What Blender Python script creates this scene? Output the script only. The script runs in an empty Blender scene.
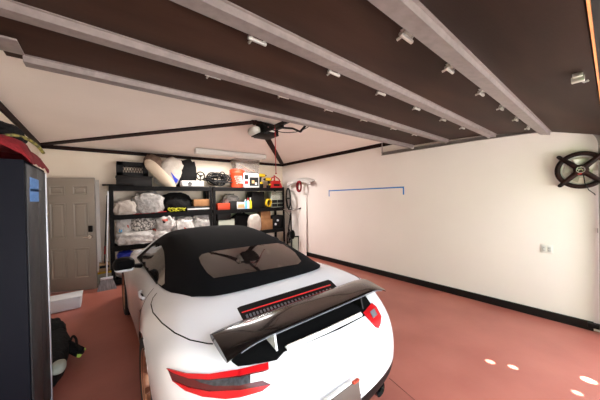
import bpy, bmesh, math, random
from mathutils import Vector, Matrix, noise
from mathutils.bvhtree import BVHTree
from math import sin, cos, pi, radians as rad
random.seed(7)
scn = bpy.context.scene
COL = scn.collection
# ------------------------------------------------------------------ camera
FPX, YAW, PITCH, ROLL, CH = 248.4854, .6714, .0086, -.0206, 1.65
CF = Vector((sin(YAW)*cos(PITCH), cos(YAW)*cos(PITCH), -sin(PITCH)))
R0 = Vector((cos(YAW), -sin(YAW), 0)); U0 = R0.cross(CF)
CR = R0*cos(ROLL)+U0*sin(ROLL); CU = -R0*sin(ROLL)+U0*cos(ROLL)
CC = Vector((0, 0, CH))
cam = bpy.data.cameras.new('camera'); co = bpy.data.objects.new('camera', cam); COL.objects.link(co)
cam.sensor_width = 36; cam.lens = FPX*36/600; cam.clip_start = .02
M = Matrix((CR, CU, -CF)).transposed().to_4x4(); M.translation = CC
co.matrix_world = M; scn.camera = co
def ray(x, y): return CF*FPX+CR*(x-300)-CU*(y-200)
def at(x, y, ax, v):
    d = ray(x, y); return CC+d*((v-CC[ax])/d[ax])
# ------------------------------------------------------------------ materials
def mat(name, c, rough=.5, metal=0, c2=None, scale=6, bump=0, bscale=40, coat=0, trans=0, alpha=1, emit=0, ior=1.45, detail=4, stretch=None, lo=.35, hi=.65, spec=.5):
    m = bpy.data.materials.new(name); m.use_nodes = True
    nt = m.node_tree; b = nt.nodes['Principled BSDF']
    b.inputs['Base Color'].default_value = (*c, 1); b.inputs['Roughness'].default_value = rough
    b.inputs['Metallic'].default_value = metal; b.inputs['Coat Weight'].default_value = coat
    b.inputs['Coat Roughness'].default_value = .04
    b.inputs['Transmission Weight'].default_value = trans; b.inputs['Alpha'].default_value = alpha
    b.inputs['IOR'].default_value = ior; b.inputs['Specular IOR Level'].default_value = spec
    if emit:
        b.inputs['Emission Color'].default_value = (*c, 1); b.inputs['Emission Strength'].default_value = emit
    tc = nt.nodes.new('ShaderNodeTexCoord'); src = tc.outputs['Object']
    if stretch:
        mp = nt.nodes.new('ShaderNodeMapping'); mp.inputs['Scale'].default_value = stretch
        nt.links.new(src, mp.inputs['Vector']); src = mp.outputs['Vector']
    if c2:
        n = nt.nodes.new('ShaderNodeTexNoise'); n.inputs['Scale'].default_value = scale; n.inputs['Detail'].default_value = detail
        r = nt.nodes.new('ShaderNodeValToRGB')
        r.color_ramp.elements[0].position = lo; r.color_ramp.elements[1].position = hi
        r.color_ramp.elements[0].color = (*c, 1); r.color_ramp.elements[1].color = (*c2, 1)
        nt.links.new(src, n.inputs['Vector']); nt.links.new(n.outputs['Fac'], r.inputs['Fac'])
        nt.links.new(r.outputs['Color'], b.inputs['Base Color'])
    if bump:
        n = nt.nodes.new('ShaderNodeTexNoise'); n.inputs['Scale'].default_value = bscale; n.inputs['Detail'].default_value = 3
        bp = nt.nodes.new('ShaderNodeBump'); bp.inputs['Strength'].default_value = bump; bp.inputs['Distance'].default_value = .02
        nt.links.new(src, n.inputs['Vector']); nt.links.new(n.outputs['Fac'], bp.inputs['Height'])
        nt.links.new(bp.outputs['Normal'], b.inputs['Normal'])
    return m
MT = dict(
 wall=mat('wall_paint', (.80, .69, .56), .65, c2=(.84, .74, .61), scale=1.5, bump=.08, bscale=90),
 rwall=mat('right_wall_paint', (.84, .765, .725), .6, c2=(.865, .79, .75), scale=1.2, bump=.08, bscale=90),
 ceil=mat('ceiling_paint', (.82, .73, .66), .75, c2=(.86, .77, .70), scale=1.2, bump=.06, bscale=70),
 floor=mat('red_painted_concrete', (.35, .105, .075), .38, c2=(.42, .14, .10), scale=1.6, bump=.05, bscale=25, detail=8),
 trim=mat('dark_stained_trim', (.006, .0035, .003), .6, spec=.15, c2=(.024, .008, .006), scale=2, stretch=(1, 1, 8)),
 base=mat('black_baseboard', (.007, .006, .006), .45, spec=.3),
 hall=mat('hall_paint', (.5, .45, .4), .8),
 drive=mat('driveway_concrete', (.55, .52, .48), .85, c2=(.62, .59, .55), scale=3),
 gdoor=mat('dark_door_skin', (.017, .0078, .0052), .55, spec=.12, c2=(.044, .021, .0145), scale=1.3, bump=.03, bscale=60, detail=7, stretch=(.5, 2.2, 1)),
 galv=mat('galvanised_steel', (.26, .215, .205), .42, metal=.3, c2=(.21, .175, .168), scale=20),
 steel=mat('bright_steel', (.62, .6, .57), .28, metal=.9),
 seal=mat('wooden_door_edge', (.62, .22, .06), .5, c2=(.5, .15, .04), scale=9),
 black=mat('black_plastic', (.0055, .005, .005), .5, spec=.18),
 blackm=mat('black_matte', (.004, .004, .004), .9, spec=.1),
 blackg=mat('black_gloss', (.010, .010, .011), .12, coat=.6),
 powder=mat('black_powder_coat', (.005, .0045, .0045), .6, spec=.12),
 white=mat('car_white_paint', (.89, .89, .91), .28, coat=1),
 fabric=mat('soft_top_cloth', (.0045, .0045, .0055), .9, bump=.15, bscale=700, spec=.15),
 glass=mat('tinted_glass', (.016, .011, .010), .04, coat=1, ior=1.6),
 carbon=mat('gloss_black_carbon', (.007, .0055, .005), .16, coat=.55, c2=(.010, .008, .0075), scale=160),
 red=mat('tail_light_red', (.58, .008, .012), .3, coat=.15, spec=.3),
 dred=mat('tail_light_dark_red', (.10, .003, .004), .25, coat=.2),
 smoke=mat('tail_light_smoked_lens', (.02, .022, .026), .2, coat=.3, c2=(.06, .065, .075), scale=55),
 clear=mat('tail_light_clear_lens', (.75, .76, .78), .15, coat=1),
 strip=mat('red_reflector_strip', (.75, .03, .03), .3, emit=.0),
 fin=mat('grille_fin_grey', (.20, .21, .24), .35, metal=.3),
 rubber=mat('tyre_rubber', (.012, .012, .012), .8),
 bronze=mat('bronze_rim', (.42, .20, .12), .3, metal=.7),
 plate=mat('plate_dark_face', (.085, .060, .048), .5), pframe=mat('plate_frame', (.75, .72, .68), .35),
 orange=mat('orange_mark', (.42, .036, .008), .5), lred=mat('bright_red_plastic', (.36, .008, .008), .4),
 dkred=mat('crimson_fleece', (.14, .004, .008), .95, bump=.6, bscale=45, c2=(.22, .008, .012), scale=14),
 taupe=mat('taupe_door_paint', (.30, .265, .225), .38), 
 chrome=mat('brushed_nickel', (.7, .68, .65), .22, metal=1),
 wplast=mat('white_plastic', (.58, .56, .54), .4), wbin=mat('white_bin_plastic', (.74, .77, .80), .38),
 wcloth=mat('white_cloth', (.42, .37, .32), .9, bump=.3, bscale=30, c2=(.50, .45, .40), scale=8),
 cream=mat('cream_cloth', (.50, .41, .31), .9, bump=.25, bscale=25),
 wbag=mat('white_poly_bag', (.46, .43, .40), .38, bump=1, bscale=22, c2=(.62, .59, .56), scale=14),
 gbag=mat('grey_clear_poly_bag', (.26, .245, .23), .25, bump=1, bscale=18, c2=(.42, .40, .37), scale=12),
 pat=mat('patterned_bag', (.08, .07, .06), .5, bump=.5, bscale=26, c2=(.55, .51, .46), scale=32, lo=.45, hi=.55),
 bbag=mat('black_bag_cloth', (.006, .0055, .0055), .8, spec=.2, bump=.6, bscale=24),
 brown=mat('brown_bag_cloth', (.12, .075, .05), .8, bump=.4, bscale=30),
 card=mat('cardboard', (.26, .12, .045), .8, c2=(.31, .15, .06), scale=10),
 dbox=mat('dark_brown_plastic', (.008, .006, .005), .55, spec=.3),
 blue=mat('blue_mark', (.012, .03, .42), .5), tape=mat('blue_painter_tape', (.03, .19, .56), .6),
 dtape=mat('blue_tape_label', (.05, .16, .42), .6, c2=(.09, .24, .52), scale=70),
 yellow=mat('yellow_plastic', (.55, .34, .01), .45), lime=mat('lime_strap', (.55, .72, .12), .6), acid=mat('acid_yellow_strap', (.48, .45, .015), .6),
 locker=mat('dark_locker_steel', (.0075, .008, .012), .6, spec=.08), lockf=mat('locker_door_steel', (.03, .029, .03), .5, spec=.3),
 silver=mat('silver_edge_trim', (.62, .64, .68), .35, metal=.3),
 lgrey=mat('light_grey_cloth', (.36, .38, .31), .85),
 clearp=mat('clear_plastic_tub', (.45, .40, .36), .2, alpha=.28), tan=mat('tan_wood', (.48, .30, .14), .6),
 bristle=mat('grey_bristles', (.16, .16, .17), .9, c2=(.30, .30, .31), scale=60, stretch=(1, 1, .1)),
 greenb=mat('pale_green_board', (.42, .45, .28), .7),
 fanblade=mat('fan_blade_pale', (.62, .56, .50), .3), ink=mat('printed_black', (.008, .008, .008), .6, spec=.3),
 hoseY=mat('yellow_black_hose', (.05, .045, .02), .5, c2=(.35, .30, .06), scale=30),
 lamp=mat('frosted_lamp_cover', (.6, .58, .54), .45), label=mat('pink_label', (.75, .30, .30), .5),
 leaf=mat('blocker_leaves', (.05, .11, .03), .8, c2=(.12, .22, .06), scale=8), lblue=mat('light_blue_print', (.12, .42, .70), .5),
)
# ------------------------------------------------------------------ mesh builder
class MB:
    def __init__(s): s.bm = bmesh.new()
    def add(s, verts, faces):
        vs = [s.bm.verts.new(v) for v in verts]; out = []
        for f in faces:
            try: out.append(s.bm.faces.new([vs[i] for i in f]))
            except ValueError: pass
        return vs
    def box(s, c, d, rot=None, bev=0, seg=2, taper=None):
        t = bmesh.new(); bmesh.ops.create_cube(t, size=1)
        for v in t.verts:
            k = taper if (taper and v.co.z < 0) else 1
            v.co = Vector((v.co.x*d[0]*k, v.co.y*d[1]*k, v.co.z*d[2]))
        if bev: bmesh.ops.bevel(t, geom=list(t.edges), offset=bev, segments=seg, profile=.5, affect='EDGES')
        s.merge(t, c, rot); return s
    def merge(s, t, c=(0, 0, 0), rot=None):
        R = rot if isinstance(rot, Matrix) else (Matrix.Rotation(rot, 3, 'Z') if rot else Matrix.Identity(3))
        t.verts.index_update()
        s.add([R@v.co+Vector(c) for v in t.verts], [[v.index for v in f.verts] for f in t.faces]); t.free()
    def rings(s, rr, close=True, cap=True):
        n = len(rr[0]); vs = s.add([p for r in rr for p in r], [])
        for i in range(len(rr)-1):
            for j in range(n if close else n-1):
                a, b = i*n+j, i*n+(j+1) % n
                try: s.bm.faces.new((vs[a], vs[b], vs[b+n], vs[a+n]))
                except ValueError: pass
        if cap and close:
            for k in (0, len(rr)-1):
                try: s.bm.faces.new([vs[k*n+j] for j in range(n)])
                except ValueError: pass
        return s
    def tube(s, pts, r, seg=8, closed=False):
        pts = [Vector(p) for p in pts]; n = len(pts); rr = []; up = None
        for i, p in enumerate(pts):
            t = ((pts[(i+1) % n]-pts[i-1]) if closed else (pts[min(i+1, n-1)]-pts[max(i-1, 0)])).normalized()
            if up is None: up = t.orthogonal().normalized()
            else:
                up = up-t*up.dot(t); up = up.normalized() if up.length > 1e-6 else t.orthogonal().normalized()
            b = t.cross(up); q = r[i] if isinstance(r, (list, tuple)) else r
            rr.append([p+(up*cos(2*pi*k/seg)+b*sin(2*pi*k/seg))*q for k in range(seg)])
        if closed: rr.append(rr[0])
        return s.rings(rr, cap=not closed)
    def cyl(s, a, b, r, r2=None, seg=20): return s.tube([a, b], [r, r if r2 is None else r2], seg)
    def lathe(s, prof, c=(0, 0, 0), axis='Z', seg=28, cap=False):
        rr = []
        for r, z in prof:
            ring = []
            for k in range(seg):
                x, y = r*cos(2*pi*k/seg), r*sin(2*pi*k/seg)
                p = {'Z': (x, y, z), 'X': (z, x, y), 'Y': (x, z, y)}[axis]
                ring.append(Vector(p)+Vector(c))
            rr.append(ring)
        return s.rings(rr, cap=cap)
    def torus(s, c, R, r, axis='Z', seg=36, ss=8):
        pts = []
        for k in range(seg):
            a = 2*pi*k/seg; x, y = R*cos(a), R*sin(a)
            pts.append(Vector({'Z': (x, y, 0), 'X': (0, x, y), 'Y': (x, 0, y)}[axis])+Vector(c))
        return s.tube(pts, r, ss, True)
    def blob(s, c, d, rot=None, amp=.12, fr=2.2, seed=0, flat=.0, sub=4, sq=1.0):
        t = bmesh.new(); bmesh.ops.create_icosphere(t, subdivisions=sub, radius=1)
        o = Vector((seed*3.1, seed*1.7, seed*.9))
        for v in t.verts:
            n = v.co.copy()
            if sq != 1: n = Vector([math.copysign(abs(q)**sq, q) for q in n])
            k = 1+amp*noise.fractal(v.co*fr+o, 1, 2, 3)
            p = Vector((n.x*d[0]*k, n.y*d[1]*k, n.z*d[2]*k))
            if p.z < -d[2]*(1-flat): p.z = -d[2]*(1-flat)
            v.co = p
        s.merge(t, c, rot); return s
    def prism(s, poly, h, f=lambda u, v, w: (u, v, w)):
        n = len(poly)
        return s.rings([[Vector(f(u, v, 0)) for u, v in poly], [Vector(f(u, v, h)) for u, v in poly]])
    def build(s, name, m, parent=None, smooth=True, loc=None, ang=40):
        bmesh.ops.recalc_face_normals(s.bm, faces=s.bm.faces)
        me = bpy.data.meshes.new(name); s.bm.to_mesh(me); s.bm.free()
        me.materials.append(MT[m] if isinstance(m, str) else m)
        if smooth:
            me.polygons.foreach_set('use_smooth', [True]*len(me.polygons)); me.set_sharp_from_angle(angle=rad(ang))
        o = bpy.data.objects.new(name, me); COL.objects.link(o)
        if parent: o.parent = parent
        if loc is not None: o.location = loc
        return o
def tag(o, label, cat, group=None):
    o['label'] = label; o['category'] = cat
    if group: o['group'] = group
    return o
def thing(name, loc, label, cat, group=None, rz=0):
    o = bpy.data.objects.new(name, None); COL.objects.link(o); o.location = loc; o.rotation_euler.z = rz
    o.empty_display_size = .1
    return tag(o, label, cat, group)
def struct(o): o['kind'] = 'structure'; return o
def copy_tree(o, parent=None):
    c = o.copy(); COL.objects.link(c)
    if parent: c.parent = parent
    for ch in list(o.children): copy_tree(ch, c)
    return c
# ------------------------------------------------------------------ room shell
XL, XR, YB, H, AP = -.895, 4.535, 6.589, 2.735, Vector((1.93, 3.45, 2.865))
YF = -.22
def sbox(name, lo, hi, m, parent=None):
    c = [(a+b)/2 for a, b in zip(lo, hi)]; d = [b-a for a, b in zip(lo, hi)]
    return MB().box(c, d).build(name, m, parent, smooth=False)
struct(sbox('floor', (-1.2, YF-.02, -.12), (4.7, 7.8, 0), 'floor'))
struct(sbox('driveway_ground', (-14, -16, -.2), (18, YF-.02, -.03), 'drive'))
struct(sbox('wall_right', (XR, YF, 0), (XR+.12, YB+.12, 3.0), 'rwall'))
XL2 = -.80
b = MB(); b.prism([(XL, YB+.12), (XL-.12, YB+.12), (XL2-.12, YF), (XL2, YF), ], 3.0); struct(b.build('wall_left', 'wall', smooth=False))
b = MB()   # back wall with the doorway left open
DX0, DX1, DZ = -.875, -.03, 2.13
prof = [(XL-.1, 0), (DX0, 0), (DX0, DZ), (DX1, DZ), (DX1, 0), (XR+.1, 0), (XR+.1, 3.0), (XL-.1, 3.0)]
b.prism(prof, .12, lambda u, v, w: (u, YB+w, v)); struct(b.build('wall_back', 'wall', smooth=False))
b = MB()   # front wall round the open garage doorway
prof = [(-1.1, 0), (-.45, 0), (-.45, 2.30), (4.40, 2.30), (4.40, 0), (4.66, 0), (4.66, 3.0), (-1.1, 3.0)]
b.prism(prof, .12, lambda u, v, w: (u, YF-w, v)); struct(b.build('wall_front', 'wall', smooth=False))
b = MB()
cs = [Vector((-1.1, YF-.12, H)), Vector((4.66, YF-.12, H)), Vector((4.66, YB+.12, H)), Vector((-1.1, YB+.12, H))]
vs = b.add(cs+[AP]+[c+Vector((0, 0, .3)) for c in cs]+[AP+Vector((0, 0, .3))], [(0, 1, 4), (1, 2, 4), (2, 3, 4), (3, 0, 4), (5, 6, 9), (6, 7, 9), (7, 8, 9), (8, 5, 9), (0, 1, 6, 5), (1, 2, 7, 6), (2, 3, 8, 7), (3, 0, 5, 8)])
struct(b.build('ceiling', 'ceil', smooth=False))
struct(sbox('hall_wall', (-1.6, 7.7, 0), (1.0, 7.8, 2.7), 'hall'))
struct(sbox('hall_ceiling', (-1.6, YB+.12, 2.6), (1.0, 7.7, 2.7), 'hall'))
struct(sbox('hall_wall.001', (.9, YB+.12, 0), (1.0, 7.7, 2.6), 'hall'))
struct(sbox('hall_wall.002', (-1.7, YB+.12, 0), (-1.6, 7.7, 2.6), 'hall'))
struct(sbox('baseboard_right', (XR-.022, .15, 0), (XR, YB, .105), 'base'))
struct(sbox('baseboard_back', (DX1+.02, YB-.022, 0), (XR-.022, YB, .105), 'base'))
def strip(name, a, bb, w, t, nrm):
    a, bb = Vector(a), Vector(bb); d = (bb-a).normalized(); nrm = Vector(nrm); nrm = (nrm-d*nrm.dot(d)).normalized(); s = d.cross(nrm)
    m = MB(); m.rings([[p+s*w/2, p-s*w/2, p-s*w/2+nrm*t, p+s*w/2+nrm*t] for p in (a, bb)]); return struct(m.build(name, 'trim', smooth=False))
strip('trim_1', (XL, YB, H-.03), (XR, YB, H-.03), .075, .03, (0, -1, 0))
strip('trim_2', (XR, YB, H-.03), (XR, .2, H-.03), .075, .03, (-1, 0, 0))
strip('trim_3', (XL, YB, H-.03), (XL2, YF, H+.0), .085, .03, (1, 0, 0))
strip('trim_4', cs[2]+Vector((-.1, -.1, 0)), AP, .115, .02, (0, 0, -1))
strip('trim_5', cs[3]+Vector((.18, -.1, .003)), AP, .13, .02, (0, 0, -1))
# crack in the floor paint
a, c = at(389, 378, 2, 0), at(432, 415, 2, 0)
b = MB(); b.rings([[p+Vector((0, -.004, .0)), p+Vector((0, .004, 0)), p+Vector((0, .004, .002)), p+Vector((0, -.004, .002))] for p in (a, c)])
struct(b.build('floor_joint', 'base', smooth=False))

# ------------------------------------------------------------------ passage door, ajar
def passage_door():
    ang = -rad(25); t = bpy.data.objects.new('door_1', None); COL.objects.link(t); t.location = (-.862, 6.44, 0); t.rotation_euler.z = ang; struct(t)
    t['label'] = 'taupe six panel door standing ajar in back wall'
    W, Hh = .82, 2.10
    MB().box((W/2, .02, Hh/2+.012), (W, .04, Hh), bev=.003).build('door_leaf', 'taupe', t)
    for u0, u1 in ((.14, .43), (.58, .87)):
        for v0, v1 in ((.07, .145), (.22, .53), (.62, .885)):
            x0, x1, z0, z1 = u0*W, u1*W, Hh*(1-v1), Hh*(1-v0); m = MB()
            def rr(k, y): return [Vector((x0+k, y, z0+k)), Vector((x1-k, y, z0+k)), Vector((x1-k, y, z1-k)), Vector((x0+k, y, z1-k))]
            m.rings([rr(-.004, 0), rr(0, -.012), rr(.010, -.012), rr(.024, -.001), rr(.034, -.001), rr(.056, -.010)]); m.build('panel', 'taupe', t, smooth=False)
    m = MB(); m.lathe([(.001, -.05), (.030, -.05), (.033, -.02), (.034, 0)], (W-.07, 0, 1.0), 'Y'); m.tube([(W-.07, -.05, 1.0), (W-.1, -.06, 1.0), (W-.17, -.06, .995)], .011, 10)
    m.build('lever_handle', 'chrome', t)
    m = MB(); m.box((W-.07, -.014, 1.15), (.07, .03, .12), bev=.012); m.lathe([(.001, -.045), (.02, -.045), (.022, -.02)], (W-.07, 0, 1.13), 'Y'); m.build('keypad_lock', 'black', t)
    for z in (.25, 1.05, 1.85): MB().cyl((0, -.004, z-.05), (0, -.004, z+.05), .008).build('hinge', 'chrome', t)
passage_door()
b = MB(); fr = [(DX0-.0, 0), (DX0+.02, 0), (DX0+.02, DZ-.02), (DX1-.02, DZ-.02), (DX1-.02, 0), (DX1, 0), (DX1, DZ), (DX0, DZ)]
b.prism(fr, .13, lambda u, v, w: (u, YB-.005+w, v)); struct(b.build('door_frame', 'wall', smooth=False))
t = tag(bpy.data.objects.new('storage_bin', None), 'low white plastic bin on the floor in front of the taupe door', 'bin'); COL.objects.link(t); t.location = (-.5, 5.33, 0)
b = MB(); b.box((0, 0, .09), (.42, .30, .18), bev=.02, seg=3, taper=.95); b.build('bin_body', 'wbin', t)
b = MB(); b.box((0, 0, .186), (.435, .315, .014), bev=.008); b.build('bin_lid', 'wbin', t)

# ------------------------------------------------------------------ overhead door
SK = [(.052, 2.28), (.56, 2.435), (1.12, 2.508), (1.70, 2.542), (2.30, 2.555)]
GX0, GX1 = -.44, 4.40
def skin_z(y):
    for (a, za), (b_, zb) in zip(SK, SK[1:]):
        if y <= b_: return za+(zb-za)*(y-a)/(b_-a)
    return SK[-1][1]
gd = thing('overhead_garage_door', (2.0, 1.2, 2.5), 'dark brown sectional garage door raised overhead with grey steel struts', 'garage door')
gl = Vector((2.0, 1.2, 2.5))
for (y0, z0), (y1, z1) in zip(SK, SK[1:]):
    b = MB(); g = .004; d = Vector((0, y1-y0, z1-z0)).normalized()
    p0, p1 = Vector((0, y0, z0))+d*g-gl, Vector((0, y1, z1))-d*g-gl
    up = Vector((0, -d.z, d.y))*.045
    b.rings([[Vector((x-gl.x, p.y, p.z)) for p in (p0, p1, p1+up, p0+up)] for x in (GX0, GX1)]); b.build('door_section', 'gdoor', gd, smooth=False)
STR = [(.52, .115), (1.065, .11), (1.67, .10), (2.25, .10)]
for y, w in STR:
    z = skin_z(y); b = MB(); n = .036
    prof = [(-w/2, 0), (-w/2+.020, 0), (-w/2+.024, -n), (w/2-.006, -n), (w/2-.004, 0), (w/2, 0), (w/2, -.004), (w/2, -n-.004), (-w/2+.020, -n-.004), (-w/2+.016, -.004), (-w/2, -.004)]
    sl = (skin_z(min(y+.05, 2.29))-skin_z(y-.05))/.1
    b.rings([[Vector((x, y+u, z+v-.001+u*sl))-gl for u, v in prof] for x in (GX0+(.08 if y > 2 else .03), GX1)]); b.build('strut', 'galv', gd, smooth=False)
def hinge(x, y, k=1.25):
    z = skin_z(y)-.002; c = Vector((x, y, z))-gl; b = MB()
    b.box(c+Vector((0, 0, -.004)), (.075*k, .035, .006), bev=.002)
    b.tube([c+Vector((-.03*k, .0, -.006)), c+Vector((-.03*k, .012, -.03)), c+Vector((-.03*k, .04, -.035))], .007, 6)
    b.tube([c+Vector((.03*k, 0, -.006)), c+Vector((.03*k, .012, -.022))], .007, 6)
    b.tube([c+Vector((-.045*k, .012, -.026)), c+Vector((.04*k, .012, -.026))], .010, 8)
    b.build('hinge', 'steel', gd)
for y, xs in ((.605, (1.17, 1.682, 2.272, 2.82, 3.379, 3.95)), (1.15, (.66, 1.24, 1.79, 2.38, 2.98, 3.552)), (1.73, (.63, 1.23, 1.774, 2.335, 2.95, 3.5))):
    for x in xs: hinge(x, y)
b = MB(); c = Vector((2.08, .115, skin_z(.115)))-gl
b.box(c+Vector((0, 0, -.012)), (.10, .04, .024), bev=.003); b.box(c+Vector((-.02, .0, -.03)), (.03, .05, .03), bev=.003); b.tube([c+Vector((.05, 0, -.01)), c+Vector((.06, -.02, -.03)), c+Vector((.05, -.035, -.03))], .006, 6); b.build('lift_bracket', 'steel', gd)
b = MB(); p = Vector((0, .046, 2.278))-gl
b.rings([[Vector((x-gl.x, p.y+u, p.z+v)) for u, v in ((-.004, -.006), (.004, -.006), (.004, .04), (-.004, .04))] for x in (GX0, GX1)]); b.build('bottom_edge', 'seal', gd, smooth=False)
b = MB(); b.rings([[Vector((x-gl.x, p.y+u, p.z+v)) for u, v in ((-.05, -.012), (-.005, -.004), (-.005, .045), (-.05, .04))] for x in (GX0, GX1)]); b.build('weather_seal', 'dbox', gd, smooth=False)
b = MB(); b.box(Vector((-.385, 2.03, 2.512))-gl, (.10, .17, .012), bev=.003); b.build('end_plate', 'galv', gd)
b = MB(); b.tube([Vector((4.36, 2.27, 2.52))-gl, Vector((4.45, 2.27, 2.52))-gl], .008); b.cyl(Vector((4.425, 2.27, 2.52))-gl, Vector((4.455, 2.27, 2.52))-gl, .024); b.build('roller', 'wplast', gd)
for y in (.56, 1.12, 1.70):
    b = MB(); z = skin_z(y)-.02; b.cyl(Vector((4.37, y, z))-gl, Vector((4.44, y, z))-gl, .007); b.cyl(Vector((4.42, y, z))-gl, Vector((4.447, y, z))-gl, .022); b.build('roller', 'wplast', gd)
# right hand track
tr = thing('door_track', (4.455, .072, 0), 'grey steel door track running up the right wall and back under the raised door', 'track')
TL_ = Vector((4.455, .072, 0))
path = [Vector((4.455, .072, .03)), Vector((4.455, .072, 2.18))]
for k in range(1, 9):
    a = k/9*rad(82); path.append(Vector((4.455, .072+.14*(1-cos(a)), 2.18+.205*sin(a))))
path += [Vector((4.455, .35, 2.43)), Vector((4.455, .62, 2.468)), Vector((4.455, 1.2, 2.488)), Vector((4.455, 2.3, 2.50)), Vector((4.455, 2.92, 2.505))]
b = MB(); rr = []
for i, p in enumerate(path):
    d = (path[min(i+1, len(path)-1)]-path[max(i-1, 0)]).normalized(); n = Vector((0, d.z, -d.y))
    rr.append([p+n*u+Vector((w, 0, 0))-TL_ for u, w in ((-.028, -.02), (-.028, .025), (.028, .025), (.028, -.02), (.024, -.02), (.024, .021), (-.024, .021), (-.024, -.02))])
b.rings(rr); b.build('rail', 'galv', tr, smooth=False)
b = MB(); b.box(Vector((4.455, 2.9, 2.61))-TL_, (.03, .006, .24)); b.build('hanger', 'galv', tr, smooth=False)
b = MB(); b.box(Vector((4.495, .135, .075))-TL_, (.06, .12, .05), bev=.004); b.build('foot_bracket', 'black', tr)
for z in (1.2, 2.0): MB().box(Vector((4.50, .11, z))-TL_, (.07, .004, .05)).build('wall_bracket', 'galv', tr, smooth=False)

# ------------------------------------------------------------------ opener
op = thing('garage_door_opener', (2.05, 3.45, 2.865), 'black ceiling mounted garage door opener motor with pale lamp cover and red cord', 'garage opener'); ol = Vector((2.05, 3.45, 2.865))
def L(x, y, z): return Vector((x, y, z))-ol
b = MB(); b.box(L(2.10, 3.5, 2.735), (.28, .34, .18), bev=.015); b.box(L(2.06, 3.46, 2.65), (.34, .30, .016), bev=.006); b.build('motor_housing', 'black', op)
b = MB(); b.box(L(1.885, 3.50, 2.715), (.14, .22, .12), bev=.045, seg=4); b.build('lamp_cover', 'lamp', op)
b = MB(); b.box(L(2.10, 3.327, 2.745), (.13, .006, .04)); b.build('warning_label', 'label', op, smooth=False)
b = MB(); b.box(L(2.10, 3.327, 2.708), (.13, .006, .026)); b.build('paper_label', 'wplast', op, smooth=False)
b = MB(); b.box(L(2.0, 3.45, 2.845), (.36, .05, .03)); b.box(L(1.87, 3.45, 2.83), (.03, .05, .06)); b.box(L(2.2, 3.45, 2.83), (.03, .05, .06)); b.build('ceiling_bracket', 'trim', op, smooth=False)
b = MB(); b.box(L(2.0, 1.75, 2.70), (.035, 3.2, .05)); b.build('rail', 'black', op, smooth=False)
b = MB(); b.box(L(2.0, 2.95, 2.665), (.06, .14, .05), bev=.006); b.build('trolley', 'black', op)
b = MB(); b.tube([L(2.0, 2.92, 2.65), L(1.97, 2.6, 2.56), L(1.95, 2.42, 2.475)], .014, 6); b.tube([L(1.95, 2.42, 2.475), L(1.98, 2.33, 2.55)], .016, 6); b.build('door_arm', 'black', op)
b = MB(); b.box(L(1.98, 2.315, 2.56), (.06, .05, .05), bev=.004); b.build('arm_bracket', 'steel', op)
b = MB(); b.tube([L(1.98+.25*cos(pi+k/10*pi)*.9-.02, 2.95-.55*k/10, 2.66-.14*sin(k/10*pi)) for k in range(11)], .006, 6); b.build('cable', 'black', op)
c0, c1 = at(275, 128, 1, 3.05), at(276, 174, 1, 3.05)
b = MB(); b.tube([L(*c0)+Vector((0, 0, .05)), L(*c0), L(*c1)], .0055, 6); b.build('release_cord', 'lred', op)
b = MB(); b.tube([L(*c1)+Vector((0, 0, .02)), L(*c1)], [.006, .016], 8); b.build('cord_handle', 'lred', op)
# fluorescent fixture
fx = thing('ceiling_light', (2.45, 5.6, 2.775), 'long white fluorescent fixture on the ceiling above the shelves', 'light')
b = MB(); b.box((0, 0, -.05), (1.74, .17, .09), bev=.02); b.build('housing', 'wplast', fx)
for dy in (-.045, .045):
    b = MB(); b.cyl((-.80, dy, -.10), (.80, dy, -.10), .016, seg=12); b.build('tube', 'lamp', fx)
for sx in (-1, 1):
    b = MB(); b.box((sx*.84, 0, -.085), (.05, .16, .06), bev=.008); b.build('end_cap', 'wplast', fx)

# ------------------------------------------------------------------ right wall fittings
fan = thing('wall_fan', (XR, .232, 1.912), 'round dark wall fan with four cross arms hung beside the door track', 'fan')
b = MB(); b.torus((-.08, 0, 0), .196, .027, 'X', 48, 10); b.build('rim', 'trim', fan)
b = MB(); b.torus((-.05, 0, 0), .168, .010, 'X', 40, 8); b.build('inner_ring', 'wplast', fan)
for k in range(4):
    a = pi/4+k*pi/2-.02; u = Vector((0, cos(a), sin(a)))
    b = MB(); b.tube([Vector((-.095, 0, 0))+u*.05, Vector((-.095, 0, 0))+u*.25], [.03, .022], 8); b.build('arm', 'trim', fan)
    b = MB(); p = Vector((-.095, 0, 0))+u*.25; b.cyl(p, p+Vector((.095, 0, 0)), .013); b.cyl(p+Vector((-.02, 0, 0)), p+Vector((.01, 0, 0)), .02); b.build('foot', 'black', fan)
b = MB(); b.lathe([(.001, -.125), (.05, -.125), (.062, -.11), (.065, -.06), (.03, -.0)], axis='X'); b.build('hub', 'trim', fan)
b = MB(); b.torus((-.126, 0, 0), .034, .004, 'X', 24, 6); b.tube([(-.127, -.02, -.02), (-.127, .0, .025), (-.127, .02, -.02)], .004, 6); b.tube([(-.127, -.025, .005), (-.127, .025, .005)], .004, 6); b.build('hub_emblem', 'chrome', fan)
for k in range(5):
    a = k*2*pi/5+.3; b = MB(); rr = []
    for r in (.05, .10, .15):
        rr.append([Vector((-.055+w*.03+e, r*cos(a+w*.45), r*sin(a+w*.45))) for w, e in ((-1, 0), (1, 0), (1, .003), (-1, .003))])
    b.rings(rr); b.build('blade', 'fanblade', fan)
b = MB(); b.lathe([(.09, -.002), (.09, -.04), (.001, -.04)], axis='X'); b.build('motor', 'fanblade', fan)
b = MB(); b.tube([(-.11, -.02, -.05), (-.12, -.03, -.16), (-.10, -.06, -.24), (-.06, -.10, -.285), (-.02, -.105, -.30)], .005, 6); b.build('cord', 'black', fan)
b = MB(); b.tube([(-.12, -.01, -.045), (-.125, .025, -.05)], .006, 6); b.build('wire_clip', 'lred', fan)
ot = thing('wall_outlet', (XR, .541, .915), 'white double outlet plate on the right wall', 'outlet')
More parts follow.
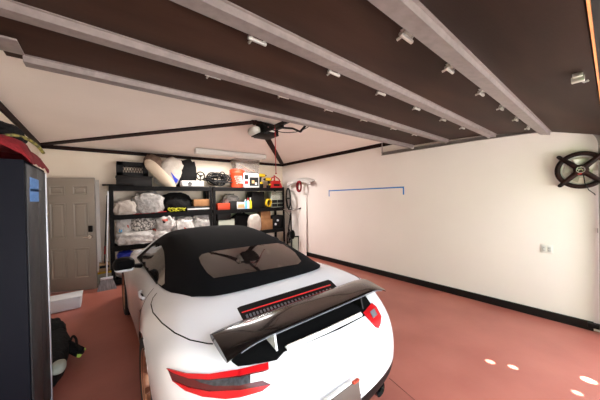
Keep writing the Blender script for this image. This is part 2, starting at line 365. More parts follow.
b = MB(); b.box((-.004, 0, 0), (.008, .115, .11), bev=.003); b.build('cover_plate', 'pframe', ot)
for dy in (-.024, .024):
    b = MB(); b.box((-.009, dy, 0), (.004, .034, .07), bev=.001); b.build('receptacle', 'wplast', ot)
    for oy, oz in ((-.006, .015), (.006, .015), (-.006, -.02), (.006, -.02)): MB().box((-.0115, dy+oy, oz), (.001, .003, .010)).build('slot', 'ink', ot, smooth=False)
b = MB(); y0, y1, zt, zb, w = 4.52, 2.49, 1.828, 1.67, .026
b.prism([(y1, zb), (y1+w, zb), (y1+w, zt-w), (y0-w, zt-w), (y0-w, zb), (y0, zb), (y0, zt), (y1, zt)], .0015, lambda u, v, w_: (XR-w_, u, v))
tag(b.build('painter_tape', 'tape', smooth=False), 'blue painter tape outlining a bracket shape on the right wall', 'tape')

# ------------------------------------------------------------------ car
def cr(p, t):
    n = len(p)-1; i = min(int(t), n-1); u = t-i
    a = p[i-1] if i > 0 else p[0]*2-p[1]; d = p[i+2] if i+2 <= n else p[n]*2-p[n-1]
    b_, c = p[i], p[i+1]
    return .5*((2*b_)+(c-a)*u+(2*a-5*b_+4*c-d)*u*u+(3*b_-a-3*c+d)*u**3)
def tensor(rows, nu, nv, mirror=True):
    """rows of half ribs (centre outwards) -> smooth grid of points"""
    rows = [[Vector(p) for p in r] for r in rows]
    if mirror: rows = [[Vector((-p.x, p.y, p.z)) for p in r[:0:-1]]+r for r in rows]
    nc, nr = len(rows[0])-1, len(rows)-1
    fine = [[cr(r, nc*j/nu) for j in range(nu+1)] for r in rows]
    return [[cr([fr[j] for fr in fine], nr*i/nv) for j in range(nu+1)] for i in range(nv+1)]
CAR_L, CAR_RZ = Vector((1.15, .95, 0)), .012
car = thing('sports_car', CAR_L, 'white rear engined convertible sports car with black soft top and black rear wing', 'car', rz=CAR_RZ)
RIN = Matrix.Rotation(-CAR_RZ, 3, 'Z')
def toc(p): return RIN@(Vector(p)-CAR_L)
CAMC = toc(CC)
B = [
 [(0, .15, .20), (.30, .15, .20), (.52, .18, .20), (.68, .25, .20), (.76, .34, .20), (.80, .44, .20), (.82, .54, .20), (.83, .64, .20)],
 [(0, .03, .34), (.30, .045, .34), (.53, .095, .34), (.68, .19, .34), (.78, .31, .34), (.84, .44, .33), (.875, .54, .28), (.88, .68, .21)],
 [(0, .0, .50), (.30, .018, .50), (.53, .075, .50), (.695, .175, .50), (.80, .30, .50), (.87, .435, .49), (.905, .56, .40), (.90, .72, .23)],
 [(0, .04, .64), (.3, .056, .64), (.535, .11, .64), (.70, .205, .64), (.815, .33, .63), (.89, .48, .60), (.925, .62, .48), (.91, .76, .25)],
 [(0, .13, .755), (.3, .145, .755), (.54, .195, .755), (.70, .29, .755), (.815, .415, .75), (.905, .55, .69), (.935, .68, .54), (.92, .82, .28)],
 [(0, .34, .82), (.3, .34, .82), (.55, .37, .825), (.71, .43, .835), (.83, .54, .83), (.915, .66, .75), (.945, .78, .58), (.925, .88, .3)],
 [(0, .60, .89), (.3, .60, .89), (.54, .62, .89), (.70, .66, .885), (.82, .73, .87), (.92, .81, .76), (.95, .89, .60), (.925, .94, .3)],
 [(0, .85, .955), (.3, .85, .955), (.53, .86, .945), (.68, .89, .93), (.81, .95, .89), (.92, 1.0, .77), (.95, 1.03, .62), (.925, 1.04, .3)],
 [(0, 1.1, .96), (.3, 1.1, .955), (.52, 1.11, .95), (.68, 1.13, .94), (.79, 1.17, .895), (.915, 1.2, .77), (.945, 1.2, .62), (.92, 1.2, .28)],
 [(0, 1.4, .94), (.3, 1.4, .94), (.52, 1.4, .94), (.68, 1.4, .935), (.775, 1.42, .90), (.885, 1.44, .77), (.925, 1.44, .6), (.90, 1.44, .24)],
 [(0, 1.75, .93), (.3, 1.75, .93), (.52, 1.75, .93), (.68, 1.75, .93), (.765, 1.75, .91), (.855, 1.75, .78), (.885, 1.75, .6), (.87, 1.75, .2)],
 [(0, 2.2, .92), (.3, 2.2, .92), (.52, 2.2, .92), (.68, 2.2, .925), (.76, 2.2, .91), (.84, 2.2, .78), (.865, 2.2, .6), (.86, 2.2, .2)],
 [(0, 2.7, .92), (.3, 2.7, .92), (.52, 2.7, .92), (.68, 2.7, .92), (.765, 2.7, .905), (.84, 2.7, .77), (.865, 2.7, .58), (.86, 2.7, .2)],
 [(0, 3.1, .93), (.3, 3.1, .93), (.52, 3.1, .92), (.68, 3.1, .91), (.77, 3.1, .89), (.86, 3.1, .76), (.885, 3.1, .58), (.87, 3.1, .2)],
 [(0, 3.52, .83), (.3, 3.52, .83), (.52, 3.52, .845), (.68, 3.52, .885), (.78, 3.52, .86), (.89, 3.52, .72), (.905, 3.52, .56), (.88, 3.52, .24)],
 [(0, 4.0, .72), (.3, 4.0, .72), (.50, 3.99, .735), (.66, 3.97, .775), (.77, 3.94, .735), (.865, 3.9, .62), (.88, 3.88, .5), (.87, 3.86, .22)],
 [(0, 4.35, .58), (.28, 4.34, .58), (.48, 4.31, .59), (.62, 4.26, .60), (.72, 4.19, .57), (.80, 4.12, .52), (.84, 4.06, .44), (.85, 4.02, .22)],
 [(0, 4.5, .43), (.28, 4.49, .43), (.48, 4.45, .43), (.62, 4.38, .43), (.72, 4.30, .42), (.79, 4.21, .40), (.83, 4.13, .36), (.84, 4.06, .21)],
 [(0, 4.43, .2), (.28, 4.42, .2), (.48, 4.38, .2), (.62, 4.31, .2), (.71, 4.24, .2), (.77, 4.17, .2), (.81, 4.11, .2), (.83, 4.06, .2)],
]
AX = ((1.09, .35, .372), (3.52, .345, .362))   # axle station, height, arch radius
g = tensor(B, 98, 162)
nu = len(g[0]); bm = bmesh.new(); vg = [[bm.verts.new(p) for p in r] for r in g]
low = []
for i in range(len(g)-1):
    for j in range(nu-1):
        bm.faces.new((vg[i][j], vg[i][j+1], vg[i+1][j+1], vg[i+1][j]))
bmf = bm.copy(); bmesh.ops.recalc_face_normals(bmf, faces=bmf.faces); BODY = BVHTree.FromBMesh(bmf); bmf.free()
def ina(v): return next((a for a in AX if abs(v.x) > .5 and (v.y-a[0])**2+(v.z-a[1])**2 < a[2]**2), None)
bmesh.ops.delete(bm, geom=[f for f in bm.faces if all(ina(v.co) for v in f.verts)], context='FACES')
for v in bm.verts:
    a = ina(v.co)
    if a and v.link_faces:
        d = Vector((v.co.y-a[0], v.co.z-a[1])).normalized()*a[2]; v.co.y, v.co.z = a[0]+d.x, a[1]+d.y
dark = [f for f in bm.faces if f.calc_center_median().z < .42-.35*max(0, f.calc_center_median().y-.3) and (f.calc_center_median().y < .78)]
bd = MB(); ids = {}
for f in dark:
    for v in f.verts:
        if v not in ids: ids[v] = bd.bm.verts.new(v.co)
    bd.bm.faces.new([ids[v] for v in f.verts])
bmesh.ops.delete(bm, geom=dark, context='FACES')
b = MB(); b.bm.free(); b.bm = bm; body = b.build('body', 'white', car, ang=60)
bd.build('rear_diffuser', 'black', car, ang=60)
b = MB(); b.box((0, 2.3, .235), (1.55, 3.6, .09), bev=.03); b.build('underbody', 'blackm', car)
# soft top
T = [
 [(0, .80, .957), (.3, .805, .957), (.5, .84, .955), (.61, .93, .95), (.67, 1.02, .935)],
 [(0, .90, 1.015), (.3, .91, 1.01), (.5, .95, 1.0), (.61, 1.04, .98), (.71, 1.14, .93)],
 [(0, 1.10, 1.085), (.3, 1.10, 1.08), (.5, 1.14, 1.06), (.62, 1.22, 1.02), (.75, 1.32, .925)],
 [(0, 1.40, 1.175), (.3, 1.4, 1.165), (.48, 1.42, 1.14), (.61, 1.46, 1.075), (.765, 1.52, .92)],
 [(0, 1.8, 1.255), (.3, 1.8, 1.245), (.465, 1.81, 1.22), (.59, 1.83, 1.14), (.768, 1.86, .915)],
 [(0, 2.2, 1.295), (.3, 2.2, 1.285), (.46, 2.2, 1.26), (.575, 2.2, 1.18), (.768, 2.2, .915)],
 [(0, 2.55, 1.285), (.3, 2.55, 1.275), (.45, 2.53, 1.25), (.565, 2.5, 1.17), (.768, 2.5, .915)],
 [(0, 2.8, 1.245), (.3, 2.79, 1.235), (.44, 2.76, 1.22), (.575, 2.76, 1.14), (.775, 2.98, .91)],
]
g = tensor(T, 64, 70); nu = len(g[0]); b = MB(); vg = [[b.bm.verts.new(p) for p in r] for r in g]
for i in range(len(g)-1):
    for j in range(nu-1): b.bm.faces.new((vg[i][j], vg[i][j+1], vg[i+1][j+1], vg[i+1][j]))
t2 = b.bm.copy(); bmesh.ops.recalc_face_normals(t2, faces=t2.faces); TOP = BVHTree.FromBMesh(t2); t2.free()
b.build('soft_top', 'fabric', car, ang=70)
def hit(bv, px):
    d = (RIN@ray(*px)).normalized(); r = bv.ray_cast(CAMC, d)
    return (r[0], r[1] if r[1].dot(d) < 0 else -r[1]) if r[0] else (None, None)
def patch(poly, bv, m, name, parent, off=.004, thick=.012, step=3.0, mirror=False, smooth=True):
    """skin a closed outline of sight lines onto the bodywork as a raised panel"""
    bm = bmesh.new(); bm.faces.new([bm.verts.new((x, y, 0)) for x, y in poly]); bmesh.ops.triangulate(bm, faces=bm.faces[:])
    for ax in (0, 1):
        lo = min(p[ax] for p in poly); hi = max(p[ax] for p in poly); k = lo+step
        while k < hi:
            c = [0, 0, 0]; n = [0, 0, 0]; c[ax] = k; n[ax] = 1
            bmesh.ops.bisect_plane(bm, geom=bm.verts[:]+bm.edges[:]+bm.faces[:], plane_co=c, plane_no=n); k += step
    bad = []; nr = {}
    for v in bm.verts:
        h, n = hit(bv, (v.co.x, v.co.y))
        if h is None: bad.append(v)
        else: v.co = h+n*off; nr[v] = n
    if bad: bmesh.ops.delete(bm, geom=bad, context='VERTS')
    top = list(bm.faces); r = bmesh.ops.duplicate(bm, geom=top); mp = r['vert_map']
    for v in list(nr):
        if v.is_valid and v in mp: mp[v].co = v.co-nr[v]*thick
    for e in [e for e in bm.edges if len(e.link_faces) == 1 and e.verts[0] in nr and e.verts[1] in nr]:
        p, q_ = e.verts
        if p in mp and q_ in mp:
            try: bm.faces.new((p, q_, mp[q_], mp[p]))
            except ValueError: pass
    if mirror:
        for v in bm.verts: v.co.x = -v.co.x
    b = MB(); b.bm.free(); b.bm = bm
    return b.build(name, m, parent, smooth=smooth, ang=50)
def line(pts, bv, r, n=6):
    out = []
    for (a, c) in zip(pts, pts[1:]):
        for k in range(n):
            u = k/n; h, nn = hit(bv, (a[0]+(c[0]-a[0])*u, a[1]+(c[1]-a[1])*u))
            if h is not None: out.append(h)
    return out
# rear window and side windows
patch([(199, 258), (202, 254.5), (215, 251.5), (240, 248), (262, 245), (277, 243.5), (285, 245), (295, 253), (301, 261.5), (298, 264.5), (280, 267.5), (260, 271), (236, 275), (214, 278.5), (207, 273), (201, 264)], TOP, 'glass', 'rear_window', car, off=.005)
SW = [(137, 264), (144, 255), (151, 248), (157.5, 244), (162, 246), (164.5, 252), (165.5, 265), (165, 284), (162, 286), (152, 280), (142, 271)]
for mir in (False, True): patch(SW, TOP, 'glass', 'side_window', car, off=.005, mirror=mir)
# windscreen, pillars
WS = [[(0, 2.79, 1.235), (.3, 2.78, 1.225), (.44, 2.745, 1.205), (.55, 2.70, 1.14)], [(0, 3.08, 1.09), (.33, 3.05, 1.085), (.52, 2.97, 1.07), (.65, 2.85, 1.02)], [(0, 3.36, .925), (.36, 3.32, .92), (.6, 3.18, .91), (.74, 2.98, .90)]]
g = tensor(WS, 24, 16); nu = len(g[0]); b = MB(); vg = [[b.bm.verts.new(p) for p in r] for r in g]
for i in range(len(g)-1):
    for j in range(nu-1): b.bm.faces.new((vg[i][j], vg[i][j+1], vg[i+1][j+1], vg[i+1][j]))
b.build('windscreen', 'glass', car)
for s in (-1, 1):
    b = MB(); b.tube([(s*.57, 2.775, 1.15), (s*.665, 2.90, 1.035), (s*.775, 3.01, .91)], [.010, .012, .014], 10); b.build('windscreen_pillar', 'white', car)
    b = MB(); b.tube([(s*.775, 1.55, .925), (s*.775, 2.3, .922), (s*.78, 2.9, .915)], .006, 8); b.build('window_seal', 'black', car)
    # mirror
    b = MB(); b.blob((s*.955, 2.36, .972), (.098, .075, .076), amp=.05, fr=1.2, seed=3, sq=.8); mo = b.build('mirror', 'black', car)
    b = MB(); b.blob((s*.95, 2.355, .915), (.09, .07, .024), amp=.0, sq=.8, sub=3); b.build('mirror_base', 'white', mo)
    b = MB(); b.tube([(s*.87, 2.40, .93), (s*.78, 2.48, .90)], [.022, .03], 10); b.build('mirror_stalk', 'black', mo)
    b = MB(); b.box((s*.955, 2.286, .972), (.13, .01, .09), bev=.004); b.build('mirror_glass', 'blackm', mo)  # matte black painted in place of the dark reflection in the mirror
    b = MB(); b.tube([(s*.868, 1.62, .80), (s*.885, 1.66, .80), (s*.882, 1.80, .80), (s*.862, 1.84, .80)], .013, 8); b.build('door_handle', 'white', car)
    b = MB(); b.blob((s*.872, 1.72, .785), (.016, .05, .03), amp=0, sub=3); b.build('handle_recess', 'black', car)
    b = MB(); b.blob((s*.66, 4.02, .765), (.10, .15, .04), rot=Matrix.Rotation(-.6, 3, 'X'), amp=0, sub=3); b.build('headlight', 'clear', car)
# shut lines
LID = line([(157, 293), (153, 298), (151, 304), (153, 312.5), (162, 323), (175, 333), (190, 340), (208, 343.8), (214, 344)], BODY, .003)
for s in (1, -1):
    b = MB(); b.tube([Vector((p.x*s, p.y, p.z)) for p in LID], .0038, 5); b.build('lid_shut_line', 'blackm', car)
    pts = []
    for z in [.88-.04*k for k in range(16)]:
        h = BODY.ray_cast(Vector((s*2, 1.58+.02*(.88-z), z)), Vector((-s, 0, 0)))[0]
        if h: pts.append(h)
    b = MB(); b.tube(pts, .003, 5); b.build('door_shut_line', 'blackm', car)
# grille on the engine lid
patch([(237, 308.5), (240, 306.8), (328, 280), (331, 281), (342, 292), (338, 300), (250, 328), (246, 326)], BODY, 'black', 'engine_grille', car, off=.003)
gr = [o for o in car.children if o.name.startswith('engine_grille')][0]
patch([(241.5, 312.6), (330, 284.8), (330.6, 285.7), (242, 313.5)], BODY, 'strip', 'reflector_strip', gr, off=.005, thick=.003)
fm = MB()
for k in range(25):
    u = (k+.6)/25.2; x0, y0 = 244.5+(332-244.5)*u, 316+(288-316)*u; x1, y1 = 248+(341-248)*u, 325+(297-325)*u
    for v0, v1 in ((0, .42), (.52, .95)):
        p = [hit(BODY, (x0+(x1-x0)*v, y0+(y1-y0)*v)) for v in (v0, v1)]
        if p[0][0] and p[1][0]:
            A, C2 = p[0][0]+p[0][1]*.007, p[1][0]+p[1][1]*.007; w = Vector((.0065, 0, 0)); n = p[0][1]*.006
            fm.rings([[q_-w, q_+w, q_+w-n, q_-w-n] for q_ in (A, C2)])
fm.build('grille_slats', 'fin', gr, smooth=False)
h, n = hit(BODY, (281.5, 278)); b = MB(); b.blob(h, (.026, .032, .006), amp=0, sub=3, rot=Matrix.Rotation(-.25, 3, 'X')); bg = b.build('lid_badge', 'blackg', car)
b = MB(); b.box(h+n*.006, (.014, .010, .003), bev=.001); b.build('badge_mark', 'chrome', bg)
# tail lights
def tail(mir):
    o = patch([(168, 368), (187, 373), (210, 374), (240, 370), (268, 363.5), (268.5, 370), (263, 372), (263, 381), (271, 384.5), (262, 391), (240, 397), (226, 398.5), (204, 396), (187, 390), (173, 380)], BODY, 'dred', 'tail_light', car, off=.006, mirror=mir)
    patch([(168, 368), (187, 373), (210, 374), (240, 370), (268, 363.5), (268.5, 370), (240, 376), (210, 379.5), (190, 378), (176, 373)], BODY, 'red', 'upper_light_bar', o, off=.013, mirror=mir)
    patch([(174, 380), (190, 387), (210, 391), (240, 390), (270.5, 384.5), (262, 391), (240, 397), (226, 398.5), (204, 396), (187, 390)], BODY, 'red', 'lower_light_bar', o, off=.013, mirror=mir)
    patch([(194, 378.5), (210, 380.5), (240, 377.2), (250, 375.2), (250, 383), (240, 385.5), (215, 385.8), (202, 382.5)], BODY, 'smoke', 'smoked_lens', o, off=.010, mirror=mir)
    patch([(250.4, 375), (263, 372.4), (263, 380.5), (250.4, 383)], BODY, 'clear', 'clear_lens', o, off=.010, mirror=mir)
tail(False)
o = patch([(363, 313.5), (371.5, 303.5), (376, 307), (381, 317), (380, 324), (378, 328.5), (375, 327)], BODY, 'red', 'tail_light', car, off=.008, step=2)
patch([(369.5, 313), (373.5, 309.5), (376.5, 315.5), (372.5, 319)], BODY, 'fin', 'smoked_lens', o, off=.013, step=2)
# flat black patch paints the dark of the recess under the wing; raised lip
recess_patch = patch([(226, 350), (240, 340), (300, 316), (362, 291), (372, 306), (366.5, 315), (340, 329), (300, 346), (284, 352), (277, 360), (268, 362), (250, 365), (238, 366.5), (232, 362)], BODY, 'blackm', 'recess_dark_patch', car, off=.003)
b = MB(); lp = line([(286, 349), (300, 343), (325, 332), (350, 320), (363, 313.5)], BODY, .02, 5)
pf = [(-.016, -.01), (-.018, .010), (-.006, .020), (.010, .012), (.010, -.01)]
b.rings([[p+Vector((0, u, v)) for u, v in pf] for p in lp]); b.build('lip_spoiler', 'white', car)
b = MB(); b.tube([p+Vector((0, -.004, .022)) for p in lp], .004, 6); b.build('lip_trim', 'chrome', car)
# wing
wing = None
def wing_ring(x):
    e = max(0, (abs(x)-.47)/.22); k = 1-.12*min(e, 1)**3
    pf = [(.485, .886), (.468, .899), (.42, .910), (.35, .913), (.28, .911), (.225, .908), (.208, .902), (.216, .893), (.28, .883), (.35, .877), (.42, .874), (.468, .874)]
    return [Vector((x, .345+(s-.345)*k, z+.012-.046*min(e, 1.1)**2.2*(1.2-(s-.21)/.27*1.1))) for s, z in pf]
b = MB(); b.rings([wing_ring(-.69+1.38*i/60) for i in range(61)]); wing = b.build('rear_wing', 'carbon', car, ang=35)
b = MB(); b.tube([wing_ring(-.62+1.24*i/40)[7]+Vector((0, -.002, -.003)) for i in range(41)], .0025, 6); b.build('wing_edge_highlight', 'fin', wing)  # grey tube put in for the thin gloss highlight along the trailing edge
for s in (-1, 1):
    b = MB(); b.rings([[Vector((s*(.395+w), q_, z)) for q_, w in ((y-.05, -.006), (y-.05, .006), (y+.05, .012), (y+.05, -.012))] for y, z in ((.25, .74), (.29, .80), (.31, .885))]); b.build('wing_strut', 'white' if s < 0 else 'black', car)
# number plate
pc = toc(at(361, 377, 1, 1.0)); h, n = hit(BODY, (356, 384))
b = MB(); py = .03; zc, xc = h.z-.02, h.x-.16
R_ = Matrix.Rotation(-.10, 3, 'X')
b.box((xc, h.y-.025, zc), (.32, .02, .17), rot=R_, bev=.004); npl = b.build('number_plate', 'pframe', car)
b = MB(); b.box((xc, h.y-.036, zc+.003), (.295, .008, .14), rot=R_, bev=.002); b.build('plate_face', 'plate', npl)
b = MB(); b.box((xc+.115, h.y-.0335-.016*0, zc+.079), (.05, .022, .010), rot=R_); b.build('plate_sticker', 'orange', npl, smooth=False)
for k in range(3):
    b = MB(); b.box((xc+.146, h.y-.037, zc-.062+k*.022), (.018, .008, .014), rot=R_); b.build('plate_letter', 'fin', npl, smooth=False)
for s in (-1, 1):
    b = MB(); b.lathe([(.045, .02), (.052, .0), (.052, .16), (.04, .16), (.04, .03)], (s*.40, .10, .25), 'Y'); b.build('exhaust_tip', 'blackg', car)
# wheels
def wheel(x, y, z, R, w, sx):
    o = bpy.data.objects.new('wheel', None); COL.objects.link(o); o.parent = car; o.location = (x, y, z)
    q = w/2; b = MB()
    b.lathe([(R*.72, -q*.9), (R*.80, -q), (R*.95, -q*.98), (R*.99, -q*.86), (R, -q*.5), (R, q*.5), (R*.99, q*.86), (R*.95, q*.98), (R*.80, q), (R*.72, q*.9)], axis='X', seg=56); b.build('tyre', 'rubber', o)
    b = MB(); b.lathe([(R*.70, -q*.8), (R*.745, -q*.96), (R*.755, -q*.9), (R*.74, -q*.6), (R*.66, 0), (R*.70, q*.85), (R*.755, q*.96), (R*.73, q*.8)], axis='X', seg=48); b.build('rim', 'bronze', o)
    for k in range(10):
        a = k*2*pi/10; u = Vector((0, cos(a), sin(a))); v = Vector((0, -sin(a), cos(a))); b = MB()
        b.rings([[Vector((sx*d, 0, 0))+u*r+v*s_*h_+Vector((sx*e, 0, 0)) for s_, e in ((-1, 0), (1, 0), (1, -.03), (-1, -.03))] for r, h_, d in ((.05, .016, q*.55), (R*.4, .013, q*.62), (R*.72, .022, q*.86))]); b.build('spoke', 'bronze', o, smooth=False)
    b = MB(); b.lathe([(.001, sx*q*.62), (.045, sx*q*.6), (.07, sx*q*.45), (.07, 0)], axis='X', seg=20); b.build('hub', 'bronze', o)
    b = MB(); b.lathe([(.06, sx*.02), (.18, sx*.02), (.18, sx*-.01), (.06, sx*-.01)], axis='X', seg=36); b.build('brake_disc', 'steel', o)
    return o
for s in (-1, 1):
    wheel(s*.785, 1.09, .345, .345, .30, s); wheel(s*.775, 3.52, .34, .34, .25, s)
    for y, z, r in AX:
        b = MB(); b.lathe([(r+.004, s*.9 if y < 2 else s*.86), (r-.012, s*.90 if y < 2 else s*.86), (r-.006, s*.5), (.05, s*.5)], (0, y, z), 'X', seg=48); b.build('wheel_arch', 'blackm', car)
# ------------------------------------------------------------------ light
w = bpy.data.worlds.new('sky'); scn.world = w; w.use_nodes = True; nt = w.node_tree
sk = nt.nodes.new('ShaderNodeTexSky'); sk.sky_type = 'NISHITA'; sk.sun_disc = False; sk.sun_elevation = rad(55); sk.sun_rotation = rad(20); sk.air_density = 1; sk.dust_density = 3
bg = nt.nodes['Background']; mx = nt.nodes.new('ShaderNodeMix'); mx.data_type = 'RGBA'; mx.inputs[0].default_value = .75
tc = nt.nodes.new('ShaderNodeTexCoord'); sp_ = nt.nodes.new('ShaderNodeSeparateXYZ'); rp = nt.nodes.new('ShaderNodeValToRGB')
rp.color_ramp.elements[0].position = .02; rp.color_ramp.elements[0].color = (6.4, 6.5, 6.9, 1); rp.color_ramp.elements[1].position = .75; rp.color_ramp.elements[1].color = (5.5, 5.7, 6.3, 1)
nt.links.new(tc.outputs['Generated'], sp_.inputs[0]); nt.links.new(sp_.outputs['Z'], rp.inputs['Fac']); nt.links.new(rp.outputs['Color'], mx.inputs[7])
nt.links.new(sk.outputs['Color'], mx.inputs[6]); nt.links.new(mx.outputs[2], bg.inputs['Color']); bg.inputs['Strength'].default_value = .5
su = bpy.data.lights.new('sun', 'SUN'); so = bpy.data.objects.new('sun', su); COL.objects.link(so); su.energy = 17; su.angle = rad(.6); su.color = (1, .96, .92)
so.rotation_euler = Vector((-.35, -.55, -1.25)).to_track_quat('-Z', 'Y').to_euler()
po = bpy.data.lights.new('daylight_opening', 'AREA'); oo = bpy.data.objects.new('daylight_opening', po); COL.objects.link(oo)
po.shape = 'RECTANGLE'; po.size = 4.7; po.size_y = 2.25; po.energy = 1; po.cycles.is_portal = True
oo.location = (1.98, YF-.06, 1.15); oo.rotation_euler = (rad(90), 0, 0)
la = bpy.data.lights.new('fluorescent_tubes', 'AREA'); lo_ = bpy.data.objects.new('fluorescent_tubes', la); COL.objects.link(lo_)
la.shape = 'RECTANGLE'; la.size = 1.6; la.size_y = .14; la.energy = 42; la.color = (1, .95, .91); lo_.location = (2.45, 5.6, 2.64)
# added spot lamps outside throw the sun glints onto the floor
for x, y, dx, e in ((2.95, .76, .035, 900), (3.02, .60, .03, 900), (3.30, .14, .05, 1200), (3.02, .19, .022, 700)):
    sl = bpy.data.lights.new('glint_spot', 'SPOT'); slo = bpy.data.objects.new('glint_spot', sl); COL.objects.link(slo)
    p = Vector((3.3, -1.7, 3.4)); q_ = Vector((x, y, 0)); slo.location = p; slo.rotation_euler = (q_-p).to_track_quat('-Z', 'Y').to_euler()
    sl.energy = e*5; sl.spot_size = 2*dx/(q_-p).length; sl.spot_blend = .5; sl.shadow_soft_size = .005; sl.color = (1, .97, .92)
# clipped hedge added out of view to hold back side light
hg = MB()
for k in range(9): hg.blob((-2.6+.12*math.sin(k*2.1), -1.1-1.25*k, 2.3), (.65, .95, 2.6), amp=.14, fr=3, seed=90+k, sub=3, sq=.6)
ho = hg.build('blocker', 'leaf'); tag(ho, 'added unseen leafy hedge along the driveway outside', 'blocker'); ho['kind'] = 'stuff'
vs_ = scn.view_settings; vs_.view_transform = 'Standard'; vs_.look = 'None'; vs_.gamma = 1; vs_.use_curve_mapping = False; vs_.exposure = 1.2

# ------------------------------------------------------------------ shelving
SZ = (.12, .77, 1.385, 1.955); SY0, SY1 = 6.05, 6.53
def shelf_unit(x0, x1, label):
    t = thing('shelving_unit', ((x0+x1)/2, 6.29, 0), label, 'shelves', 'black steel shelving units along the back wall'); W = x1-x0; D = SY1-SY0
    for sx in (-1, 1):
        for sy in (-1, 1):
            b = MB(); x, y = sx*(W/2-.022), sy*(D/2-.02)
            b.prism([(x-.042*sx, y+.02*sy), (x+.022*sx, y+.02*sy), (x+.022*sx, y-.02*sy), (x+.016*sx, y-.02*sy), (x+.016*sx, y+.014*sy), (x-.042*sx, y+.014*sy)], 1.975, lambda u, v, w: (u, v, w)); b.build('post', 'powder', t, smooth=False)
    for z in SZ:
        b = MB(); b.box((0, 0, z-.03), (W-.03, D, .06)); b.build('shelf', 'powder', t, smooth=False)
        b = MB(); b.box((0, -D/2-.004, z-.047), (W-.01, .014, .095), bev=.002); b.build('front_beam', 'powder', t, smooth=False)
    return t
shelf_unit(.105, 2.085, 'wide black steel shelving unit nearest the taupe door')
shelf_unit(2.105, 4.215, 'wide black steel shelving unit nearest the back right corner')
tag(MB().tube([(.0, 6.08, 1.975), (.50, 6.08, 1.975)], .018).build('black_tube', 'black'), 'black tube lying along the top shelf edge and poking out towards the door', 'tube')

def span(x0, y0, x1, y1, y):
    a, c = at(x0, y1, 1, y), at(x1, y0, 1, y); return (a.x, c.x, a.z, c.z)
def root_at(name, bb, y, zs, label, cat, group=None, rz=0):
    x0, x1, z0, z1 = bb
    t = thing(name, ((x0+x1)/2, y, zs if zs is not None else z0), label, cat, group, rz); return t, x1-x0, z1-(zs if zs is not None else z0)
def blob(name, px, y, zs, m, label, cat, d=.30, amp=.2, fr=2.8, seed=1, tilt=0, group=None, flat=.25, parts=(), sq=.8, hz=None):
    bb = span(*px, y); x0, x1, z0, z1 = bb
    if zs is not None: z0 = zs
    hh = (z1-z0)/(2-flat); b = MB(); b.blob((0, 0, hh*(1-flat)), ((x1-x0)/2*.96, d/2, hh), amp=amp, fr=fr, seed=seed, flat=flat, sq=sq, rot=Matrix.Rotation(tilt, 3, 'Y') if tilt else None)
    o = b.build(name, m, ang=80); o.location = ((x0+x1)/2, y, z0+.002); tag(o, label, cat, group)
    if parts:
        me = o.data; bv = BVHTree.FromPolygons([v.co for v in me.vertices], [p.vertices for p in me.polygons])
        for (n, mm, poly) in parts:
            o2 = CC-o.location; bm = bmesh.new(); f = bm.faces.new([bm.verts.new((a, c, 0)) for a, c in poly]); bmesh.ops.triangulate(bm, faces=bm.faces[:])
            bmesh.ops.subdivide_edges(bm, edges=bm.edges[:], cuts=3, use_grid_fill=True); ok = True
            for v in bm.verts[:]:
                h, nn, _, _ = bv.ray_cast(o2, ray(v.co.x, v.co.y).normalized())
                if h is None: bm.verts.remove(v)
                else: v.co = h-ray(v.co.x, v.co.y).normalized()*.006
            q_ = MB(); q_.bm.free(); q_.bm = bm
            r = bmesh.ops.extrude_face_region(bm, geom=bm.faces[:])
            for v in [e for e in r['geom'] if isinstance(e, bmesh.types.BMVert)]: v.co += Vector((0, .004, 0))
            q_.build(n, mm, o)
    return o
def carton(name, px, y, zs, m, label, cat, d=.25, rz=0, group=None, bev=.006):
    t, W, Hh = root_at(name, span(*px, y), y+d/2, zs, label, cat, group, rz); b = MB(); b.box((0, 0, Hh/2), (W, d, Hh), bev=bev); o = b.build('box_body', m, t); return t, W, Hh
S3, S2, S1 = SZ[3]+.002, SZ[2]+.002, SZ[1]+.002
# top shelf, left unit
t, W, Hh = root_at('storage_tub', span(117, 176.5, 152, 186, 6.12), 6.30, S3, 'low dark brown tub on the top shelf under the slotted black crate', 'tub')
b = MB(); b.box((0, 0, Hh/2), (W, .36, Hh), bev=.012); b.build('tub_body', 'dbox', t)
b = MB(); b.box((0, 0, Hh-.012), (W+.03, .39, .024), bev=.006); b.build('tub_rim', 'dbox', t)
zt = S3+Hh+.003
bb = span(117, 163, 148, 176, 6.14); t, W, Hh = root_at('plastic_crate', bb, 6.30, zt, 'black lattice sided crate standing on the dark brown tub', 'crate')
b = MB()
for z0, z1 in ((0, .22), (.74, 1)): b.box((0, -.15, Hh*(z0+z1)/2), (W, .014, Hh*(z1-z0)))
for s in (-1, 1): b.box((s*(W/2-.05), -.15, Hh/2), (.10, .014, Hh)); b.box((s*(W/2-.007), 0, Hh/2), (.014, .30, Hh))

